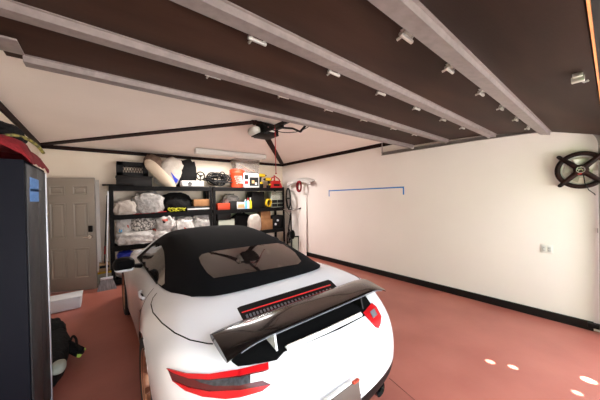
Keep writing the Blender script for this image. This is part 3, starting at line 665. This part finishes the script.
for z0, z1 in ((0, .22), (.74, 1)): b.box((0, .15, Hh*(z0+z1)/2), (W, .014, Hh*(z1-z0)))
b.box((0, 0, .008), (W, .30, .016)); b.build('crate_body', 'black', t, smooth=False)
b = MB(); n = 9
for k in range(n+1):
    x = -W/2+.06+(W-.12)*k/n
    for s in (-1, 1): b.tube([(x-s*.035, -.15, Hh*.2), (x+s*.035, -.15, Hh*.76)], .0055, 5)
b.build('lattice', 'black', t, smooth=False)
blob('paper_bag', (143, 156, 162, 171), 6.30, None, 'brown', 'crumpled brown bag lying across the top of the cream cushion', 'bag', d=.22, amp=.2, seed=2, tilt=.3, flat=.05)
def cushion(name, p0, p1, r0, r1, d, m, label, cat, y=6.2):
    a, c = at(*p0, 1, y), at(*p1, 1, y); u = (c-a); Ln = u.length; u.normalize(); v = u.cross(Vector((0, 1, 0))).normalized(); b = MB(); rr = []
    for i in range(17):
        q_ = i/16; r = (r0+(r1-r0)*q_)*(max(0.03, 1-(2*q_-1)**4))**.5
        rr.append([u*Ln*q_+v*r*cos(2*pi*k/20)+Vector((0, d*(max(.03, 1-(2*q_-1)**4))**.5*sin(2*pi*k/20), 0)) for k in range(20)])
    b.rings(rr); o = b.build(name, m, ang=80); o.location = a; tag(o, label, cat); return o
cushion('long_cushion', (145.5, 160), (175, 189.5), .125, .115, .09, 'cream', 'long cream cushion slanting down onto the top shelf beside the black crate', 'cushion', 6.13)
pil = blob('pillow', (157, 157.5, 182, 189), 6.33, None, 'wcloth', 'off white pillow with a blue triangle leaning on the cream cushion', 'pillow', d=.20, amp=.10, seed=5, flat=.08, tilt=.5, parts=(('triangle_print', 'blue', [(170.5, 171.5), (176, 178), (180, 181), (179, 188), (177.5, 188.5)]),))
blob('duffel_bag', (176, 161, 196, 182), 6.38, S3+.0, 'bbag', 'black cloth bag standing behind the white tray on the top shelf', 'bag', d=.24, amp=.13, seed=8, flat=.2, sq=.6)
t, W, Hh = root_at('plastic_tray', span(181, 181, 203.5, 189.5, 6.12), 6.16, S3, 'long white plastic case with black ring mark in front of the black bag', 'case')
b = MB(); b.box((0, 0, Hh/2), (W, .14, Hh), bev=.035, seg=4); b.build('case_body', 'wplast', t)
b = MB(); b.torus((-W*.12, -.073, Hh*.5), .035, .008, 'Y', 24, 6); b.tube([(-W*.12-.02, -.074, Hh*.62), (-W*.12+.02, -.074, Hh*.42)], .007, 6); b.build('ring_mark', 'ink', t)
a = at(200.5, 176, 1, 6.1); t = thing('hand_wheel', a, 'small black spoked wheel standing by the end of the white case', 'wheel')
b = MB(); b.torus((0, 0, 0), .095, .014, 'Y', 32, 8); b.build('rim', 'black', t)
for k in range(3):
    an = k*2*pi/3+.4; b = MB(); b.tube([(0, 0, 0), (.09*cos(an), 0, .09*sin(an))], .012, 6); b.build('spoke', 'black', t)
b = MB(); b.lathe([(.001, -.02), (.026, -.02), (.026, .02), (.001, .02)], axis='Y', seg=16); b.build('hub', 'black', t)
b = MB(); b.box((0, .03, -.11), (.03, .03, .06)); b.build('stand', 'black', t)
# coiled cable heap : one long cable
bb = span(205, 172, 232, 189, 6.2); cx_, cz_ = (bb[0]+bb[1])/2, S3; Wd = bb[1]-bb[0]; Hd = bb[3]-S3; pts = []
rnd = random.Random(4)
for k in range(260):
    a = k*.33; e = k/260; ph = e*6
    pts.append(Vector((Wd*.46*cos(a)*(.65+.35*sin(ph*1.7))+.05*sin(ph*3), .16*sin(a*.37+ph), Hd*.5+Hd*.42*sin(a+.4*sin(ph))*(.6+.4*cos(ph*2.3)))))
b = MB(); b.tube(pts, .014, 6); o = b.build('cable_heap', 'black', loc=(cx_, 6.28, cz_+.012)); tag(o, 'tangled heap of black cables on the top shelf beside the orange bucket', 'cable')
# orange bucket
bb = span(231, 172.5, 243.5, 189, 6.16); t, W, Hh = root_at('bucket', bb, 6.2, S3, 'orange plastic bucket with white lettering on the top shelf', 'bucket')
R = W/2; b = MB(); b.lathe([(.001, 0), (R*.86, 0), (R*.98, Hh*.92), (R, Hh*.93), (R, Hh), (R*.93, Hh), (R*.82, .02), (.001, .02)], seg=36); b.build('bucket_body', 'orange', t)
b = MB(); pp = []
for i in range(4):
    z = Hh*(.68-.13*i)
    for k in range(13):
        an = -pi/2-.75+1.25*k/12+.1*i; rr_ = R*(.87+.11*z/Hh)+.004; pp.append(Vector((rr_*cos(an), rr_*sin(an), z+.022*((k % 2)*2-1))))
b.tube(pp, .0065, 5); b.build('lettering', 'wplast', t)
b = MB(); b.tube([(R*cos(a_)*1.02, -R*.35*sin(a_), Hh*.93-.10*sin(a_)) for a_ in [pi*k/12 for k in range(13)]], .005, 6); b.build('bail_handle', 'steel', t)
blob('rag', (230, 169.5, 243.5, 174), 6.2, S3+Hh-.015, 'orange', 'crumpled orange and white rag heaped in the orange bucket', 'rag', d=.24, amp=.3, seed=12, flat=.4)
# printed carton
t, W, Hh = carton('printed_carton', (243.8, 173.5, 259, 189), 6.14, S3, 'wplast', 'white carton printed with black and orange pictures beside the orange bucket', 'box', d=.3)
for (u0, u1, v0, v1, mm) in ((.36, .95, .12, .72, 'ink'), (.06, .30, .55, .88, 'ink'), (.52, .68, .3, .5, 'tan'), (.06, .30, .25, .45, 'lred'), (.72, .85, .2, .36, 'wplast'), (.4, .9, .8, .9, 'lgrey')):
    k = .0015 if mm == 'ink' else .003
    b = MB(); b.box((-W/2+W*(u0+u1)/2, -.15-k/2, Hh*(v0+v1)/2), (W*(u1-u0), k, Hh*(v1-v0))); b.build('print_block', mm, t, smooth=False)
b = MB(); b.box((0, 0, Hh+.006), (W+.01, .31, .012)); b.build('lid', 'ink', t, smooth=False)
zc_ = S3+Hh+.014
bb = span(235.5, 159.5, 259.5, 173, 6.2); t, W, Hh = root_at('clear_tub', bb, 6.33, zc_, 'clear plastic tub stacked on the printed carton under the ceiling light', 'tub')
b = MB(); rr = []
for z, k in ((0, .90), (Hh, 1.0)): rr.append([Vector((sx*W/2*k, sy*.15*k, z)) for sx, sy in ((-1, -1), (1, -1), (1, 1), (-1, 1))])
for z, k in ((Hh, .97), (.012, .87)): rr.append([Vector((sx*W/2*k, sy*.15*k, z)) for sx, sy in ((-1, -1), (1, -1), (1, 1), (-1, 1))])
b.rings(rr); b.build('tub_body', 'clearp', t, smooth=False)
b = MB(); b.rings([[Vector((sx*(W/2+.008), sy*.158, z)) for sx, sy in ((-1, -1), (1, -1), (1, 1), (-1, 1))] for z in (Hh-.02, Hh+.004)]); b.build('tub_rim', 'wplast', t, smooth=False)
tx = t.location
b = MB(); b.box((0, 0, 0), (W*.5, .16, .06), bev=.02, rot=Matrix.Rotation(.25, 3, 'Y')); o = b.build('toy_block', 'orange', loc=tx+Vector((.08, 0, .085))); tag(o, 'orange object lying inside the clear plastic tub', 'toy')
b = MB(); b.box((0, 0, 0), (W*.75, .025, .02), rot=Matrix.Rotation(.42, 3, 'Y')); o = b.build('wooden_stick', 'tan', loc=tx+Vector((-.01, -.115, .12))); tag(o, 'tan stick slanting inside the clear plastic tub', 'stick')
# yellow and black power tools
def drill(px, label, flip=1):
    bb = span(*px, 6.14); t, W, Hh = root_at('power_drill', bb, 6.2, S3, label, 'drill', 'yellow and black power tools on the top shelf')
    b = MB(); b.tube([(-W*.45*flip, 0, Hh*.78), (W*.1*flip, 0, Hh*.78), (W*.3*flip, 0, Hh*.78)], [.05, .052, .045], 14); b.build('motor_body', 'yellow', t)
    b = MB(); b.tube([(W*.3*flip, 0, Hh*.78), (W*.42*flip, 0, Hh*.78), (W*.55*flip, 0, Hh*.78)], [.04, .03, .012], 12); b.build('chuck', 'black', t)
    b = MB(); b.tube([(-W*.2*flip, 0, Hh*.72), (-W*.28*flip, 0, Hh*.22)], [.032, .036], 10); b.build('grip', 'black', t)
    b = MB(); b.box((-W*.25*flip, 0, Hh*.12), (W*.55, .11, Hh*.24), bev=.012); b.build('battery', 'black', t)
    b = MB(); b.box((-W*.25*flip, -.06, Hh*.3), (W*.3, .02, Hh*.12), bev=.004); b.build('side_panel', 'yellow', t)
drill((259.5, 172, 267, 187.5), 'tall yellow and black power tool next to the printed carton')
drill((265, 177, 271.5, 188), 'lower yellow and black power tool between its taller twin and the red jack', -1)
# red jack
bb = span(270.5, 176, 281.5, 188.5, 6.14); t, W, Hh = root_at('jack_stand', bb, 6.2, S3, 'red steel jack standing at the right end of the top shelf', 'jack')
b = MB(); b.rings([[Vector((sx*W/2*k, sy*.10*k, z)) for sx, sy in ((-1, -1), (1, -1), (1, 1), (-1, 1))] for z, k in ((0, 1), (Hh*.3, .85), (Hh*.6, .55))]); b.build('base', 'lred', t, smooth=False)
b = MB(); b.tube([(-W*.4, 0, Hh*.55), (-W*.25, 0, Hh*.85), (W*.05, 0, Hh*.95), (W*.35, 0, Hh*.75), (W*.48, 0, Hh*.5)], .018, 8); b.build('carry_handle', 'lred', t)
b = MB(); b.cyl((-W*.05, 0, Hh*.5), (-W*.05, 0, Hh*1.05), .022); b.build('column', 'lred', t)
b = MB(); b.box((0, -.09, Hh*.22), (W*.5, .01, Hh*.18), rot=Matrix.Rotation(.1, 3, 'X')); b.build('plate_label', 'ink', t, smooth=False)
# middle shelf, left unit
blob('white_sack', (114, 200.5, 136, 213), 6.14, S2, 'wcloth', 'plump white cloth sack at the door end of the middle shelf', 'sack', seed=21, amp=.22, fr=3.2, sq=.6)
blob('plastic_bag', (132, 192.5, 163, 212.5), 6.2, S2, 'gbag', 'large grey clear plastic bag on the middle shelf by the white sack', 'bag', seed=22, d=.36, amp=.22, fr=3.2, sq=.6)
blob('garment_bag', (161, 193, 191, 212), 6.3, S2, 'bbag', 'big black cloth bag behind the yellow strap on the middle shelf', 'bag', seed=23, d=.34, amp=.2)
pts = []
for k in range(70):
    u = k/69; pts.append(Vector((-.16+.34*u+.03*sin(k*1.3), .03*cos(k*.9), .05+.045*sin(k*.75)*(1-.4*u))))
o = MB().tube(pts, .009, 6).build('ratchet_strap', 'acid'); o.location = at(176, 208, 1, 6.08); o.location.z = S2+.008; tag(o, 'bright yellow strap tangled in front of the black garment bag', 'strap')
a, c = at(133, 212.3, 1, 6.03), at(167, 209.5, 1, 6.03); o = MB().tube([a, c], .010, 8).build('red_rod', 'lred'); o.location = (0, 0, 0)
mm_ = Vector(((a.x+c.x)/2, 6.06, S2+.011)); o.data.transform(Matrix.Translation(-(a+c)/2)); o.location = mm_; tag(o, 'thin red rod lying along the front of the middle shelf', 'rod')
o = MB().box((0, 0, .02), (.62, .30, .04), bev=.015).build('cream_tray', 'cream'); 
t, W, Hh = carton('equipment_case', (187, 206, 210.5, 211), 6.08, S2, 'ink', 'flat black case with white edge under the small cardboard box', 'case', d=.22, bev=.004)
b = MB(); b.box((0, -.112, Hh*.5), (W*.96, .004, Hh*.3)); b.build('white_band', 'wplast', t, smooth=False)
o.location = (1.42, 6.38, S2); tag(o, 'pale cream tray lying behind the black garment bag', 'tray')
carton('cardboard_box', (194, 199, 212, 205.6), 6.1, S2+Hh+.002, 'card', 'small cardboard box resting on the flat black case', 'box', d=.2)
# middle shelf, right unit
blob('shopping_bag', (222, 194.5, 239, 203), 6.3, S2, 'gbag', 'pale plastic bag behind the orange box on the middle shelf', 'bag', seed=31, d=.2, amp=.2)
carton('orange_box', (218, 203, 230, 209), 6.1, S2, 'orange', 'long orange box at the left end of the right middle shelf', 'box', d=.16)
carton('black_box', (230.5, 201, 237, 209), 6.1, S2, 'ink', 'small black box between the orange box and the white carton', 'box', d=.16)
t, W, Hh = carton('white_carton', (237.3, 202, 245, 208.5), 6.08, S2, 'wplast', 'small white carton with brown label beside the bottles', 'box', d=.16)
b = MB(); b.box((0, -.0815, Hh*.45), (W*.8, .003, Hh*.5)); b.build('brown_label', 'tan', t, smooth=False)
def bottle(px, m, cap, label):
    t, W, Hh = root_at('spray_bottle', span(*px, 6.1), 6.12, S2, label, 'bottle', 'bottles on the middle shelf'); R = W/2
    b = MB(); b.lathe([(.001, 0), (R, 0), (R, Hh*.6), (R*.4, Hh*.78), (R*.35, Hh*.84)], seg=16); b.build('bottle_body', m, t)
    b = MB(); b.lathe([(R*.45, Hh*.82), (R*.45, Hh), (.001, Hh)], seg=12); b.build('cap', cap, t)
bottle((244.6, 199, 247.2, 208.5), 'lblue', 'wplast', 'light blue bottle with white cap beside the white carton')
bottle((247.3, 198, 249.6, 208.5), 'wplast', 'lred', 'white bottle with red cap between the light blue and yellow bottles')
bottle((249.7, 197.5, 252, 208.5), 'acid', 'wplast', 'yellow bottle with white cap next to the black tool case')
t, W, Hh = carton('tool_case', (252.2, 191.5, 264.5, 208.3), 6.12, S2, 'black', 'tall black tool case on the middle shelf next to the yellow bottle', 'case', d=.3, bev=.02)
b = MB(); b.tube([(-.06, -.16, Hh*.9), (-.05, -.19, Hh*.9), (.05, -.19, Hh*.9), (.06, -.16, Hh*.9)], .008, 6); b.build('handle', 'black', t)
pts = [Vector((.075*cos(k*.5)*(1+.1*sin(k)), -.05+.10*k/80, .125+.105*sin(k*.5))) for k in range(81)]
o = MB().tube(pts, .015, 6).build('hose_coil', 'yellow'); o.location = at(268.3, 200, 1, 6.1); o.location.z = S2+.012; tag(o, 'yellow coiled air hose standing beside the black tool case', 'hose')
t, W, Hh = root_at('drawer_organizer', span(271.8, 191.5, 282.8, 207.5, 6.1), 6.24, S2, 'small grey drawer organizer at the right end of the middle shelf', 'organizer')
b = MB(); b.box((0, 0, Hh/2), (W, .26, Hh), bev=.006); b.build('cabinet_body', 'lgrey', t)
for i in range(4):
    for j in range(2):
        b = MB(); b.box((W*(-.24+.48*j), -.135, Hh*(.14+.24*i)), (W*.42, .02, Hh*.19), bev=.004); dr = b.build('drawer', 'clearp' if i > 1 else 'dbox', t)
# lower middle shelf, left unit (white bags)
WB = 'white plastic bags piled on the lower shelf'
blob('trash_bag', (116, 229, 157, 247.5), 6.2, S1, 'wbag', 'broad white plastic bag lying lowest on the shelf at the door end', 'bag', seed=41, d=.42, amp=.22, fr=3.2, sq=.65, group=WB)
blob('trash_bag', (116, 215, 132, 233), 6.26, S1+.22, 'wbag', 'white plastic bag with blue sticker resting on the broad white bag', 'bag', seed=42, d=.3, amp=.22, fr=3.2, group=WB, parts=(('blue_sticker', 'lblue', [(119, 229), (122.5, 230), (121.8, 233), (118.8, 232)]), ('red_print', 'orange', [(127, 225), (128.5, 225), (129, 228), (127.5, 227.5)])))
blob('patterned_bag', (127, 214, 158, 231.5), 6.24, S1+.25, 'pat', 'black and silver patterned bag on the white bags at the door end', 'bag', seed=43, d=.34, amp=.14)
blob('trash_bag', (148, 226, 172, 247), 6.2, S1, 'wbag', 'white plastic bag with red spots squashed under the round white bag', 'bag', seed=44, d=.4, amp=.22, fr=3.2, group=WB, parts=(('red_print', 'orange', [(151.5, 226.5), (156, 229), (156, 231.5), (152.5, 230)]),))
blob('trash_bag', (154.5, 214, 176, 229.5), 6.14, S1+.25, 'wbag', 'round white plastic bag with dark red emblem above the squashed bag', 'bag', seed=45, d=.3, amp=.22, fr=3.2, group=WB, sq=.9, parts=(('red_print', 'orange', [(162, 219.5), (167.5, 218.5), (168, 221), (163, 222)]), ('black_print', 'ink', [(162.5, 220.3), (165, 220), (165.4, 223), (163, 223.2)])))
blob('trash_bag', (172, 214.5, 194, 247), 6.2, S1, 'wbag', 'tall white plastic bag with small red print left of the clear bag', 'bag', seed=46, d=.36, amp=.22, fr=3.2, group=WB, parts=(('red_print', 'orange', [(184, 227), (187, 228.5), (186, 230.5), (184.5, 229.5)]),))
blob('clear_bag', (189, 212, 212.5, 247), 6.24, S1, 'gbag', 'clear plastic bag at the right end of the lower shelf of the door side unit', 'bag', seed=47, d=.36, amp=.14, sq=.65)
# lower middle shelf, right unit
carton('paper_stack', (219, 218.5, 234.5, 243), 6.1, S1, 'lgrey', 'pale carton half hidden behind the car roof on the lower shelf', 'box', d=.25)
carton('tilted_box', (217.5, 212, 231, 218.2), 6.1, S1+.58-.23, 'dbox', 'dark flat box lying on the pale carton', 'box', d=.2)
blob('black_sack', (230, 213, 251, 243), 6.3, S1, 'bbag', 'black sack slumped between the pale carton and the white helmet bag', 'sack', seed=52, d=.3, amp=.16)
blob('helmet_bag', (248, 213.5, 260.5, 243), 6.1, S1, 'wcloth', 'rounded white cloth bag beside the upright cardboard boxes', 'bag', seed=53, d=.22, amp=.08, sq=.7)
tb, W, Hh = carton('cardboard_box', (260, 219, 272.5, 243), 6.08, S1, 'card', 'wider lower cardboard box of the stack on the right lower shelf', 'box', d=.26)
carton('cardboard_box', (261, 211, 270.5, 218.8), 6.08, S1+Hh+.002, 'card', 'narrower cardboard box on top of the wider one on the right lower shelf', 'box', d=.2)
o = MB().box((0, 0, 0), (.95, .012, .20), rot=Matrix.Rotation(.06, 3, 'Y')).build('green_board', 'greenb'); o.location = at(240, 213, 1, 6.45); tag(o, 'pale green board standing at the back behind the black sack', 'board')
o.location.z = S1+.40
t, W, Hh = carton('amplifier', (272.5, 215, 283, 243), 6.1, S1, 'black', 'black equipment box with round knobs at the corner end of the lower shelf', 'equipment', d=.26)
for u, v in ((.0, .62), (-.2, .34)):
    b = MB(); b.lathe([(.001, -.02), (.03, -.02), (.034, 0)], (W*u, -.13, Hh*v), 'Y', seg=16); b.build('knob', 'silver', t)
# bottom level seen beside the car
blob('blue_bag', (117, 249.5, 134, 262), 6.2, None, 'blue', 'shiny blue plastic bag on top of the white bag beneath the lower shelf', 'bag', seed=61, d=.26, amp=.2)
blob('trash_bag', (116, 258, 146, 285), 6.25, SZ[0]+.002, 'wbag', 'white plastic bag on the bottom shelf under the blue bag', 'bag', seed=62, d=.4, amp=.12, sq=.65)

# ------------------------------------------------------------------ brooms by the shelves
br = thing('push_broom', (.03, 5.93, 0), 'broom with wide grey bristles and silver handle leaning on the shelving', 'broom')
b = MB(); rr = []
for z, w, d in ((.0, .145, .05), (.08, .125, .045), (.20, .085, .03)): rr.append([Vector((sx*w, sy*d, z)) for sx, sy in ((-1, -1), (1, -1), (1, 1), (-1, 1))])
b.rings(rr); b.build('bristles', 'bristle', br, smooth=False)
b = MB(); b.box((0, 0, .215), (.19, .065, .04), bev=.01); b.build('broom_head', 'silver', br)
b = MB(); b.tube([(0, 0, .22), (.055, .06, 1.85)], .012, 10); b.build('handle', 'silver', br)
mp = thing('mop', (.0, 6.33, 0), 'thin grey pole with red grip leaning behind the broom', 'mop')
b = MB(); b.tube([(-.015, 0, .05), (.075, .05, 1.78)], .010, 8); b.build('pole', 'locker', mp)
b = MB(); b.tube([(.012, .015, .60), (.020, .02, .76)], .016, 10); b.build('grip', 'lred', mp)
b = MB(); b.box((-.015, 0, .035), (.16, .06, .07), bev=.015); b.build('mop_head', 'lgrey', mp)
t = thing('dustpan', (.03, 6.22, 0), 'yellow edged dustpan standing behind the grey broom', 'dustpan')
b = MB(); b.rings([[Vector((sx*.16*k, y_, z)) for sx in (-1, 1) for y_ in ((-.012, .012) if sx < 0 else (.012, -.012))] for z, k in ((.0, .9), (.25, 1.0))]); b.build('pan', 'lgrey', t, smooth=False)
b = MB(); b.box((0, 0, .265), (.34, .035, .04), bev=.008); b.build('pan_edge', 'yellow', t)
t = thing('wooden_crate', (-.0, 6.40, 0), 'brown wooden box in the corner behind the yellow dustpan', 'crate')
b = MB(); b.box((0, 0, .21), (.17, .2, .42), bev=.004); b.build('crate_body', 'tan', t)
b = MB(); b.box((0, -.102, .36), (.15, .006, .05)); b.build('slot', 'ink', t, smooth=False)

# ------------------------------------------------------------------ corner : bicycle on its rear wheel, hose, panel
bike = thing('bicycle', (4.37, 6.06, 0), 'black bicycle stood upright on its rear wheel in the back right corner', 'bicycle', rz=rad(246))
def bw(z, x, name):
    o = bpy.data.objects.new(name, None); COL.objects.link(o); o.parent = bike; o.location = (x, 0, z)
    b = MB(); b.torus((0, 0, 0), .30, .022, 'Y', 40, 8); b.build('tyre', 'rubber', o)
    b = MB(); b.torus((0, 0, 0), .275, .010, 'Y', 40, 6); b.build('rim', 'black', o)
    b = MB()
    for k in range(14):
        a = k*2*pi/14; b.tube([(0, .02*(-1)**k, 0), (.27*cos(a), 0, .27*sin(a))], .0022, 4)
    b.build('spokes', 'steel', o); b = MB(); b.cyl((0, -.04, 0), (0, .04, 0), .02); b.build('hub', 'black', o)
bw(.325, 0, 'wheel'); bw(1.64, -.02, 'wheel')
b = MB(); bb_, st, hd, ax, ff = Vector((-.08, 0, .72)), Vector((.34, 0, .62)), Vector((.30, 0, 1.22)), Vector((0, 0, .325)), Vector((-.02, 0, 1.64))
for p, q_ in ((bb_, st), (bb_, hd), (st, hd), (ax, bb_), (ax, st)): b.tube([p, q_], .018, 8)
b.tube([hd, hd+Vector((-.07, 0, .10))], .022, 8); b.build('frame', 'black', bike)
b = MB(); b.tube([hd+Vector((-.07, .05, .10)), ff+Vector((0, .05, 0))], .014, 8); b.tube([hd+Vector((-.07, -.05, .10)), ff+Vector((0, -.05, 0))], .014, 8); b.box(hd+Vector((-.07, 0, .10)), (.03, .13, .03)); b.build('fork', 'black', bike)
b = MB(); b.tube([hd+Vector((.06, -.30, .14)), hd+Vector((.05, -.18, .10)), hd+Vector((.07, 0, .06)), hd+Vector((.05, .18, .10)), hd+Vector((.06, .30, .14))], .013, 8); b.tube([hd, hd+Vector((.07, 0, .06))], .015, 8); hb = b.build('handlebar', 'steel', bike)
for s in (-1, 1):
    b = MB(); b.tube([hd+Vector((.06, s*.22, .11)), hd+Vector((.062, s*.32, .145))], .019, 8); b.build('grip', 'black', hb)
    b = MB(); b.tube([hd+Vector((.05, s*.2, .10)), hd+Vector((-.02, s*.26, .13))], .007, 6); b.build('brake_lever', 'silver', hb)
b = MB(); b.tube([hd+Vector((.05, -.2, .1)), hd+Vector((.16, -.1, -.02)), hd+Vector((.10, .0, -.18))], .004, 5); b.tube([hd+Vector((.05, .2, .1)), hd+Vector((.15, .06, .12)), hd+Vector((.02, .02, .16))], .004, 5); b.build('brake_cable', 'black', bike)
b = MB(); b.tube([st, st+Vector((.12, 0, -.02))], .014, 8); b.build('seat_post', 'steel', bike)
b = MB(); b.blob(st+Vector((.14, 0, .0)), (.03, .07, .13), amp=.0, sub=3); b.build('saddle', 'blackm', bike)
b = MB(); b.lathe([(.09, -.004), (.09, .004), (.02, .004), (.02, -.004)], (bb_.x, -.04, bb_.z), 'Y', seg=28); b.tube([bb_+Vector((0, -.05, 0)), bb_+Vector((.12, -.06, .12))], .01, 6); b.tube([bb_+Vector((0, .05, 0)), bb_+Vector((-.12, .06, -.12))], .01, 6); b.build('crankset', 'steel', bike)
t = thing('hose_hanger', (XR, 5.55, 2.1), 'white curved wall hanger high on the right wall by the corner', 'hanger')
b = MB(); rr = []
for k in range(13):
    y = -.52+1.04*k/12; z = .13-.10*((k-6)/6)**2; rr.append([Vector((x_, y, z+v)) for x_, v in ((-.004, .0), (-.17, -.03), (-.19, -.06), (-.19, -.13), (-.17, -.14), (-.165, -.06), (-.004, -.03))])
b.rings(rr); b.build('hanger_body', 'wplast', t, ang=30)
pts = [Vector((-.02*cos(k*.21)-.03, .085*cos(k*.42), -.14*sin(k*.42)*(1+.05*sin(k*.9)))) for k in range(76)]
o = MB().tube(pts, .021, 8).build('hose_loop', 'dkred'); o.location = at(300, 186.5, 0, XR-.20); tag(o, 'red hose coil hanging from the white curved hanger', 'hose')
t = tag(MB().box((0, 0, .86), (.025, .36, 1.72), bev=.008, rot=Matrix.Rotation(.03, 3, 'Y')).build('leaning_panel', 'rwall'), 'tall white panel leaning on the right wall below the white hanger', 'panel'); t.location = (4.478, 5.55, .002)
t = thing('framed_panel', (4.36, at(295.5, 252, 0, 4.36).y, 0), 'black framed panel leaning in the corner beside the bicycle', 'frame', rz=rad(-32))
b = MB(); b.prism([(-.10, .03), (.10, .03), (.10, .52), (-.10, .52)], .02, lambda u, v, w: (u, w+.012, v)); b.build('pane', 'lgrey', t, smooth=False)
b = MB()
for c, d in (((-.10, 0, .27), (.03, .04, .54)), ((.10, 0, .27), (.03, .04, .54)), ((0, 0, .53), (.23, .04, .03)), ((0, 0, .018), (.23, .04, .034))): b.box((c[0], .02, c[2]), d)
b.build('frame', 'black', t, smooth=False)

# ------------------------------------------------------------------ tall locker on the left
X0, Y0, Y1, ZT = -.366, 2.202, 2.88, 1.915; XW = -.825
t = thing('metal_cabinet', ((X0+XW)/2, (Y0+Y1)/2, 0), 'tall dark grey metal cabinet standing against the left wall', 'cabinet'); W, D = X0-XW, Y1-Y0
b = MB(); b.box((0, 0, ZT/2+.02), (W, D, ZT-.04), bev=.006); b.build('cabinet_body', 'locker', t)
for k in range(2):
    b = MB(); y0 = -D/2+.02+k*(D/2-.02)
    b.box((W/2+.004, y0+D/4-.01, ZT/2+.03), (.008, D/2-.025, ZT-.10), bev=.004); dr = b.build('door', 'lockf', t)
    for i in range(2):
        if k == 0:
            p = at(34.4, 185+10.3*i, 0, X0+.008); b = MB(); b.box((W/2+.009, p.y-(Y0+Y1)/2, p.z), (.002, .27, .085)); tp = b.build('tape_label', 'dtape', dr, smooth=False)
b = MB(); b.box((W/2+.0, D/2-.02, ZT/2), (.026, .04, ZT-.04), bev=.004); b.build('edge_trim', 'silver', t)
b = MB(); b.box((0, 0, .02), (W-.03, D-.03, .04)); b.build('plinth', 'black', t, smooth=False)
# fleece, hose and bag on the cabinet
b = MB(); rr = []
NX, NY = 26, 26
vs = []
for i in range(NX+1):
    for j in range(NY+1):
        u, v = i/NX, j/NY; x = XW+.02+(X0+.03-XW-.02)*u; y = Y0-.02+(Y1-Y0+.0)*v
        z = ZT+.015+.115*(1-abs(2*u-1)**5)*(.85+.15*cos(6*v))*min(1, (1-v)*7+.25)*min(1, v*6+.5)+.035*noise.noise(Vector((u*5, v*5, 3)))
        if u > .93: z -= (u-.93)/.07*.03
        vs.append(Vector((x, y, max(z, ZT+.006) if u < .9 else z)))
me = bmesh.new(); q_ = [me.verts.new(p) for p in vs]
for i in range(NX):
    for j in range(NY): k = i*(NY+1)+j; me.faces.new((q_[k], q_[k+NY+1], q_[k+NY+2], q_[k+1]))
r = bmesh.ops.extrude_face_region(me, geom=me.faces[:])
for v in [e for e in r['geom'] if isinstance(e, bmesh.types.BMVert)]: v.co.z += .02
b.bm.free(); b.bm = me; o = b.build('fleece_blanket', 'dkred', ang=80); tag(o, 'crimson fleece blanket heaped on top of the tall dark cabinet', 'blanket')
pts = [at(-18, 142, 1, 2.26), at(-2, 137, 1, 2.36), at(12, 135, 1, 2.48), at(26, 138.5, 1, 2.62), at(37, 145.5, 1, 2.76), at(43.5, 153, 1, 2.86)]
b = MB(); pp = [cr(pts, 5*k/30) for k in range(31)]
b.tube(pp, .011, 8); o = b.build('garden_hose', 'hoseY'); tag(o, 'black and yellow hose arching over the crimson blanket', 'hose')
p = at(-1, 136, 1, 2.62); o = MB().blob((0, 0, 0), (.12, .2, .10), amp=.2, seed=71).build('dark_bag', 'bbag', ang=80); o.location = p; tag(o, 'dark grey bag on the crimson blanket at the cabinet top', 'bag')
# backpack on the floor
bp = thing('backpack', (-.40, 3.50, 0), 'black sports bag with lime tag on the floor beside the tall cabinet', 'bag')
b = MB(); b.blob((-.05, -.04, .13), (.155, .50, .15), amp=.10, fr=1.6, seed=81, flat=.15, sq=.75); b.build('bag_body', 'bbag', bp, ang=80)
b = MB(); b.blob((-.08, .46, .16), (.12, .20, .17), amp=.12, seed=82, flat=.1); b.build('top_pocket', 'bbag', bp, ang=80)
b = MB(); b.blob(tuple(at(58.5, 367, 2, .24)-Vector((-.40, 3.50, 0))), (.05, .08, .045), amp=.04, seed=83, sq=.8); b.build('grey_panel', 'lgrey', bp, ang=80)
a = Vector((-.40, 3.50, 0))
sp = [(70, 341), (73, 336), (76, 339), (77, 345), (80, 349)]
b = MB(); pts = [at(x, y, 2, .22)-a for x, y in sp]; b.tube([cr(pts, 4*k/16) for k in range(17)], .011, 8); b.build('strap', 'bbag', bp)
b = MB(); p0, p1 = at(78.5, 356, 2, .06)-a, at(83.5, 349, 2, .08)-a; b.tube([p0, p1], .022, 8); b.build('lime_tag', 'lime', bp)
b = MB(); b.tube([at(80, 349, 2, .14)-a, at(81, 352, 2, .08)-a], .03, 8); b.tube([at(66, 345, 2, .16)-a, at(80, 352, 2, .09)-a], .05, 8); b.build('side_flap', 'bbag', bp)
